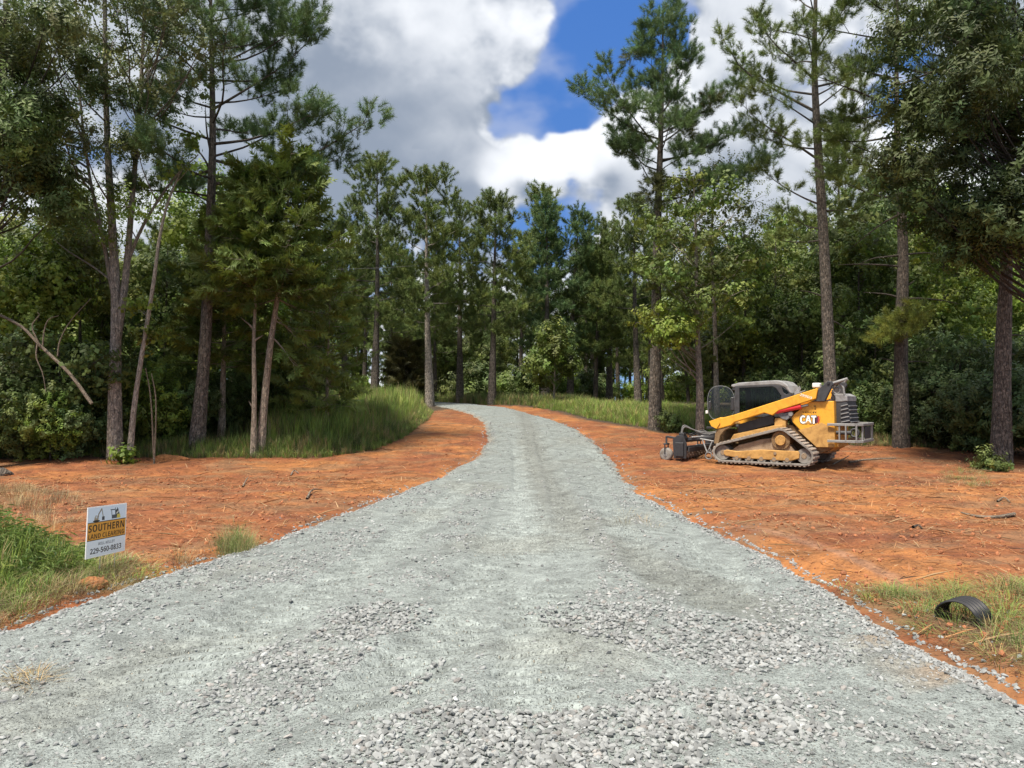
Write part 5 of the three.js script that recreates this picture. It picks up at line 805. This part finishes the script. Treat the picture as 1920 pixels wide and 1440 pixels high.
  decal('owner_name', 0.33, 0.05, (g, w, h) => { g.clearRect(0, 0, w, h); g.fillStyle = '#3c2710'; g.font = `bold ${Math.round(h * 1.05)}px sans-serif`; g.save(); g.translate(4, h * 0.88); g.scale((w - 8) / g.measureText('YANCEY').width, 1); g.fillText('YANCEY', 0, 0); g.restore(); }, zx(1326, 0.12), zy(379), -0.6635);
  decal('owner_emblem', 0.07, 0.12, (g, w, h) => { g.clearRect(0, 0, w, h); g.strokeStyle = '#4a3214'; g.lineWidth = w * 0.12; g.beginPath(); g.arc(w * 0.5, h * 0.28, w * 0.33, Math.PI, 0); g.lineTo(w * 0.83, h * 0.9); g.stroke(); g.fillStyle = '#2c1d0c'; g.fillRect(w * 0.35, h * 0.25, w * 0.35, h * 0.14); g.beginPath(); g.moveTo(w * 0.35, h * 0.72); g.lineTo(w * 0.62, h * 0.95); g.lineTo(w * 0.8, h * 0.72); g.fill(); }, zx(1363, 0.12), zy(342), -0.6635);
  decal('model_number', 0.29, 0.075, (g, w, h) => { g.clearRect(0, 0, w, h); g.fillStyle = '#e9e6da'; g.font = `bold ${Math.round(h * 1.05)}px sans-serif`; g.save(); g.translate(4, h * 0.88); g.scale((w - 8) / g.measureText('299D3').width, 1); g.fillText('299D3', 0, 0); g.restore(); }, zx(1306, 0.1), zy(256), -0.7835, -0.318);
}
// soil conditioning rake on the loader's front
{
  const g = thing('power_rake', 'black power rake with spiked drum and caster wheels hitched to the loader front', 'rake attachment', [mc.x, my, mc.z]); g.rotation.y = TURN; g.scale.setScalar(0.965);
  const zN = -1.12, zF = 0.98, X = 1.97;
  const drum = part('drum', [rod([X, 0.2, zN + 0.06], [X, 0.2, zF - 0.06], 0.135, 26)], P.rubber, g), tooth = new THREE.ConeGeometry(0.018, 0.05, 6);
  for (let i = 0; i < 22; i++) for (let k = 0; k < 9; k++) { const a = k / 9 * 6.283 + i * 0.33, m = cast(new THREE.Mesh(tooth, P.lug)); m.name = 'tooth'; m.position.set(X + 0.15 * Math.cos(a), 0.2 + 0.15 * Math.sin(a), zN + 0.12 + i * 0.09); m.rotation.z = a - Math.PI / 2; drum.add(m); }
  part('barrier_bar', [bar([X - 0.1, 0.37, zN + 0.05], [X - 0.1, 0.37, zF - 0.05], 0.1, 0.03), bar([X - 0.2, 0.3, zN + 0.05], [X - 0.2, 0.3, zF - 0.05], 0.03, 0.12)], P.dark, g);
  for (const z of [zN, zF]) part('end_plate', [plate((() => { const s = new THREE.Shape(); s.moveTo(X - 0.16, 0.08); s.lineTo(X + 0.18, 0.08); s.lineTo(X + 0.2, 0.55); s.lineTo(X + 0.08, 0.66); s.lineTo(X - 0.08, 0.64); s.lineTo(X - 0.17, 0.45); s.closePath(); return s; })(), z - 0.02, z + 0.02, 0.006)], P.black, g);
  part('chain_case', [block(X - 0.1, X + 0.12, 0.12, 0.48, zN - 0.07, zN - 0.02, 0.02)], P.black, g);
  part('main_beam', [bar([X, 0.52, zN], [X, 0.52, zF], 0.1, 0.1)], P.black, g);
  for (const [z0, z1] of [[-0.85, -0.4], [0.75, 0.35]]) part('hitch_arm', [bar([X, 0.55, z0], [1.18, 0.62, z1], 0.07, 0.08)], P.dark, g);
  part('hitch_plate', [block(1.165, 1.22, 0.26, 0.8, -0.58, 0.58, 0.015)], P.dark, g);
  part('angle_cylinder', [rod([1.22, 0.66, -0.3], [1.62, 0.62, -0.66], 0.04, 12), rod([1.6, 0.62, -0.64], [1.8, 0.6, -0.82], 0.022, 10)], P.steel, g);
  part('top_bar', [bar([1.25, 0.84, 0.1], [1.95, 0.8, 0.6], 0.06, 0.06)], P.dark, g);
  part('drive_motor', [rod([X, 0.58, zN + 0.03], [X, 0.58, zN + 0.28], 0.085, 16), block(X - 0.07, X + 0.07, 0.6, 0.72, zN + 0.05, zN + 0.2, 0.02)], P.black, g);
  for (const pts of [[[X, 0.7, zN + 0.1], [X - 0.05, 0.86, zN + 0.12], [X - 0.2, 0.8, zN + 0.3], [1.5, 0.68, -0.6], [1.25, 0.74, -0.35]], [[X + 0.04, 0.7, zN + 0.14], [X - 0.01, 0.9, zN + 0.18], [X - 0.2, 0.78, zN + 0.4], [1.45, 0.72, -0.5], [1.22, 0.78, -0.3]]]) part('hose', [pipe(pts, 0.017, 26)], P.hose, g);
  for (const dy of [0, 0.05]) part('black_hose', [pipe([[X - 0.1, 0.62 + dy, -0.8], [1.6, 0.72 + dy, -0.5], [1.4, 0.6 + dy, -0.55], [1.22, 0.7 + dy, -0.2]], 0.016, 20)], P.black, g);
  part('parking_stand', [rod([1.5, 0.56, -0.86], [1.34, 0.22, -0.92], 0.018, 8), rod([1.24, 0.52, -0.86], [1.34, 0.22, -0.92], 0.018, 8), rod([1.55, 0.57, -0.86], [1.2, 0.52, -0.86], 0.02, 8)], P.steel, g);
  part('hose_loop', [new THREE.TorusGeometry(0.085, 0.017, 8, 22).translate(1.3, 0.16, -0.94), pipe([[1.36, 0.2, -0.94], [1.28, 0.34, -0.92], [1.24, 0.24, -0.9], [1.2, 0.36, -0.84]], 0.014, 18)], P.hose, g);
  for (const z of [zN - 0.02, zF]) {
    const x = X + 0.37, w = part('caster_wheel', [(() => { const t = new THREE.LatheGeometry([[0.05, -0.07], [0.13, -0.075], [0.165, -0.05], [0.17, 0], [0.165, 0.05], [0.13, 0.075], [0.05, 0.07]].map(([a, b]) => new THREE.Vector2(a, b)), 28); t.rotateX(Math.PI / 2); t.translate(x, 0.17, z); return t; })()], P.rubber, g); part('hub', [rod([x, 0.17, z - 0.08], [x, 0.17, z + 0.08], 0.055, 14)], P.steel, w);
    part('caster_fork', [bar([x, 0.17, z - 0.1], [x, 0.42, z - 0.1], 0.05, 0.015), bar([x, 0.17, z + 0.1], [x, 0.42, z + 0.1], 0.05, 0.015), block(x - 0.04, x + 0.04, 0.41, 0.45, z - 0.11, z + 0.11, 0.01), rod([x, 0.43, z], [x, 0.62, z], 0.025, 10)], P.dark, g);
    part('caster_arm', [bar([x, 0.62, z], [X, 0.56, z + (z < 0 ? 0.08 : -0.08)], 0.06, 0.05)], P.black, g);
  }
}
// ---------------------------------------------------------------- yard sign
{
  const a = at(157, 960, 6.86), b = at(235, 955, 7.5), c = at(236, 1072, 7.2), w = 0.61, h = 0.457, cx = (a.x + b.x) / 2, cz = (a.z + b.z) / 2, turn = Math.atan2(-(b.z - a.z), b.x - a.x), y = groundH(cx, cz);
  const top = at(195, 948, -cz).y, g = thing('yard_sign', 'white and orange land clearing yard sign on wire stakes by the weeds', 'yard sign', [cx, y, cz]); g.rotation.y = turn; g.rotation.z = -0.06;
  const art = canvasTex(1220, 914, (q, W, H) => {
    q.fillStyle = '#ffffff'; q.fillRect(0, 0, W, H); q.fillStyle = '#e2eefa'; q.fillRect(22, 20, W - 60, H * 0.285); q.fillStyle = '#eef5fc'; q.fillRect(22, H * 0.66, W - 44, H * 0.32);
    q.fillStyle = '#e3a03c'; q.fillRect(18, H * 0.31, W - 36, H * 0.345); q.fillStyle = '#2a1c12'; q.fillRect(18, H * 0.305, W - 36, 13); q.fillRect(18, H * 0.652, W - 36, 13);
    const line = (t, x0, x1, y, size, c) => { q.fillStyle = c; q.font = `bold ${size}px sans-serif`; q.save(); q.translate(x0, y); q.scale((x1 - x0) / q.measureText(t).width, 1); q.fillText(t, 0, 0); q.restore(); };
    line('SOUTHERN', 40, 1178, H * 0.495, 178, '#1d120c'); line('LAND CLEARING', 40, 1178, H * 0.63, 118, '#3a2008'); line('WILL KELLEY', 350, 870, H * 0.775, 72, '#6d7480'); line('229-560-0833', 120, 1095, H * 0.925, 132, '#15171c');
    // excavator
    q.strokeStyle = '#8b7f6e'; q.lineWidth = 30; q.lineJoin = 'round'; q.beginPath(); q.moveTo(310, 240); q.lineTo(330, 140); q.lineTo(420, 50); q.stroke(); q.lineWidth = 20; q.beginPath(); q.moveTo(418, 46); q.lineTo(470, 200); q.stroke(); q.fillStyle = '#39404a'; q.fillRect(435, 195, 80, 66); q.fillStyle = '#a89a84'; q.beginPath(); q.moveTo(200, 250); q.lineTo(210, 200); q.lineTo(240, 160); q.lineTo(300, 165); q.lineTo(330, 235); q.lineTo(330, 255); q.fill(); q.fillStyle = '#c9d3da'; q.fillRect(246, 172, 44, 40); q.fillStyle = '#22211f'; q.beginPath(); q.ellipse(270, 262, 105, 18, 0, 0, 7); q.fill();
    // tracked mulcher
    q.strokeStyle = '#3d4a56'; q.lineWidth = 18; q.beginPath(); q.moveTo(690, 90); q.lineTo(850, 95); q.moveTo(725, 100); q.lineTo(745, 210); q.moveTo(840, 60); q.lineTo(860, 210); q.moveTo(900, 60); q.lineTo(960, 240); q.stroke(); q.fillStyle = '#4d5661'; q.fillRect(740, 190, 190, 70); q.fillStyle = '#39434c'; q.beginPath(); q.moveTo(850, 110); q.lineTo(930, 75); q.lineTo(985, 180); q.lineTo(985, 225); q.lineTo(850, 225); q.fill(); q.fillStyle = '#d9c65a'; q.beginPath(); q.moveTo(905, 190); q.lineTo(1000, 185); q.lineTo(1025, 262); q.lineTo(905, 262); q.fill(); q.fillStyle = '#e6e2d4'; q.beginPath(); q.moveTo(880, 160); q.lineTo(940, 120); q.lineTo(960, 140); q.lineTo(890, 190); q.fill();
  }, { repeat: false });
  const face = new THREE.MeshStandardMaterial({ map: art, roughness: 0.45 }), edge = std('plastic_sheet', [0.75, 0.77, 0.8], { roughness: 0.5 }); face.name = 'sign_print';
  const box = cast(new THREE.Mesh(new THREE.BoxGeometry(w, h, 0.006), [edge, edge, edge, edge, face, edge])); box.name = 'panel'; box.position.y = top - y - h / 2; g.add(box);
  for (const x of [-0.07, 0.16]) part('stake', [rod([x, -0.1, -0.008], [x, top - y - h * 0.5, -0.008], 0.0032, 8)], P.steel, g);
}
// ---------------------------------------------------------------- piece of black corrugated pipe on the verge
{
  const c = at(1806, 1152, 5.62), g = thing('pipe_piece', 'curved piece of black corrugated plastic pipe lying in the verge grass', 'plastic pipe', [c.x, groundH(c.x, c.z) - 0.015, c.z]); g.rotation.y = -0.95;
  const R = 0.14, len = 0.22, N = 84, K = 46, pos = [], idx = [], a0 = -0.35, a1 = Math.PI + 0.3;
  for (let side = 0; side < 2; side++) for (let i = 0; i <= N; i++) for (let k = 0; k <= K; k++) { const z = (i / N - 0.5) * len, a = mix(a0, a1, k / K), wv = 0.007 * Math.tanh(2.2 * Math.sin(i / N * 6.283 * 5)), r = R + wv - side * 0.005, squash = 0.88; pos.push(Math.cos(a) * r * 1.08, Math.sin(a) * r * squash + 0.05, z + 0.012 * Math.sin(a * 3)); }
  const q = (N + 1) * (K + 1); for (let side = 0; side < 2; side++) for (let i = 0; i < N; i++) for (let k = 0; k < K; k++) { const A = side * q + i * (K + 1) + k, B = A + K + 1; side ? idx.push(A, A + 1, B, A + 1, B + 1, B) : idx.push(A, B, A + 1, A + 1, B, B + 1); }
  const rim = (f) => { for (const [i0, i1] of f) idx.push(i0, i1, i0 + q, i1, i1 + q, i0 + q); }; rim([...Array(K).keys()].map((k) => [k, k + 1])); rim([...Array(K).keys()].map((k) => [N * (K + 1) + k + 1, N * (K + 1) + k])); rim([...Array(N).keys()].map((i) => [(i + 1) * (K + 1), i * (K + 1)])); rim([...Array(N).keys()].map((i) => [i * (K + 1) + K, (i + 1) * (K + 1) + K]));
  const geo = new THREE.BufferGeometry(); geo.setAttribute('position', new THREE.Float32BufferAttribute(pos, 3)); geo.setIndex(idx); geo.computeVertexNormals();
  const m = cast(new THREE.Mesh(geo, std('black_plastic', [0.01, 0.011, 0.014], { roughness: 0.55, side: THREE.DoubleSide }))); m.name = 'pipe_wall'; g.add(m);
}
// ---------------------------------------------------------------- sticks, stump and mound on the clay
function stick(pts, r0, label, name = 'stick', mat = M.deadWood, cat = 'stick') { const q = pts.map(([x, y, h]) => { const [gx, gz] = px2g(x, y); return V(gx, groundH(gx, gz) + (h ?? r0), gz); }), w = new Wood(); w.tube(curvePts(q, 8), [...Array(9)].map((_, i) => r0 * (1 - 0.07 * i)), 7); const m = w.build(name, mat); m.userData = { label, category: cat }; }
M.redStick = std('red_stick', [0.3, 0.1, 0.06], { roughness: 0.9 });
stick([[1902, 967], [1860, 972, 0.03], [1830, 969, 0.02], [1802, 964]], 0.028, 'long peeled brown stick lying on the clay of the clearing');
stick([[1838, 871], [1860, 869, 0.05], [1885, 871]], 0.03, 'pale broken stick near the shaded end of the clearing');
stick([[1870, 940], [1882, 938, 0.04], [1894, 943]], 0.018, 'short dark twig above the long peeled stick');
stick([[1712, 992], [1722, 990, 0.03], [1729, 993]], 0.02, 'short dark bark chip lying in the middle of the clearing', 'bark_chip', M.darkBark, 'bark chip');
stick([[1562, 872], [1578, 866, 0.05], [1592, 862, 0.1]], 0.022, 'pale splinter of wood beside the loader track', 'splinter');
stick([[1592, 868], [1630, 866, 0.04], [1680, 862]], 0.03, 'brown limb lying on the clay behind the loader guard');
stick([[575, 935], [588, 924, 0.05], [604, 921]], 0.02, 'pale curved stick on the clay near the middle of the cleared ground');
stick([[455, 912], [462, 905, 0.06], [466, 902, 0.08]], 0.016, 'short pale splinter sticking out of the clay before the cedars', 'splinter');
stick([[545, 893], [552, 887, 0.05], [560, 889]], 0.016, 'small grey root piece on the clay before the tall grass', 'root_piece', M.greyBark, 'root');
stick([[1018, 1128], [1032, 1136, 0.02], [1046, 1142]], 0.01, 'reddish twig lying on the gravel at the coarse stone band', 'twig', M.redStick, 'twig');
stick([[738, 1178], [750, 1172, 0.02], [757, 1163]], 0.008, 'reddish curved twig on the gravel in the wheel track', 'twig', M.redStick, 'twig');
stick([[1385, 1060], [1420, 1063, 0.02], [1450, 1072]], 0.014, 'brown weathered root strip along the gravel edge', 'root_piece', M.deadWood, 'root');
{
  const bump = (name, label, cat, px, w, h, d2, mat, seed) => { const [x, z] = px2g(...px), g = new THREE.IcosahedronGeometry(1, 4), p = g.attributes.position; for (let i = 0; i < p.count; i++) { const a = p.getX(i), b = p.getY(i), c = p.getZ(i), k = 1 + 0.5 * fbm3(a * 1.4 + seed, b * 1.4, c * 1.4, 4); p.setXYZ(i, a * k * w, b * k * h, c * k * d2); } const uv = new Float32Array(p.count * 2); for (let i = 0; i < p.count; i++) { uv[i * 2] = p.getX(i) * 0.8; uv[i * 2 + 1] = p.getZ(i) * 0.8 + p.getY(i) * 0.5; } g.setAttribute('uv', new THREE.BufferAttribute(uv, 2)); g.deleteAttribute('normal'); g.computeVertexNormals(); const m = cast(new THREE.Mesh(g, mat)); m.name = numbered(name); m.position.set(x, groundH(x, z), z); m.userData = { label, category: cat }; scene.add(m); };
  const clay = std('clay_lump', [0.46, 0.2, 0.075], { map: soilMap, bumpMap: soilBump, bumpScale: 0.03, roughness: 1 });
  bump('dirt_mound', 'small orange clay mound between the yard sign and the gravel', 'dirt mound', [176, 1098], 0.12, 0.075, 0.1, clay, 3);
  bump('rotten_log', 'dark weathered log end lying on the clay below the thicket', 'log', [-6, 892], 0.36, 0.16, 0.2, M.darkBark, 9);
  bump('clay_ridge', 'low clay lump at the grass edge before the cedar trunks', 'dirt mound', [318, 862], 0.5, 0.13, 0.2, clay, 14);
}
// service wire crossing before the far pines
{ const w = new Wood(); w.tube([at(380, 514, 34), at(720, 502, 38), at(925, 489, 41), at(1021, 483, 43)], [0.006, 0.006, 0.006, 0.006], 5); const m = w.build('overhead_wire', P.hose); m.userData = { label: 'thin pale service wire crossing in front of the far pines', category: 'wire' }; }

renderer.render(scene, camera);
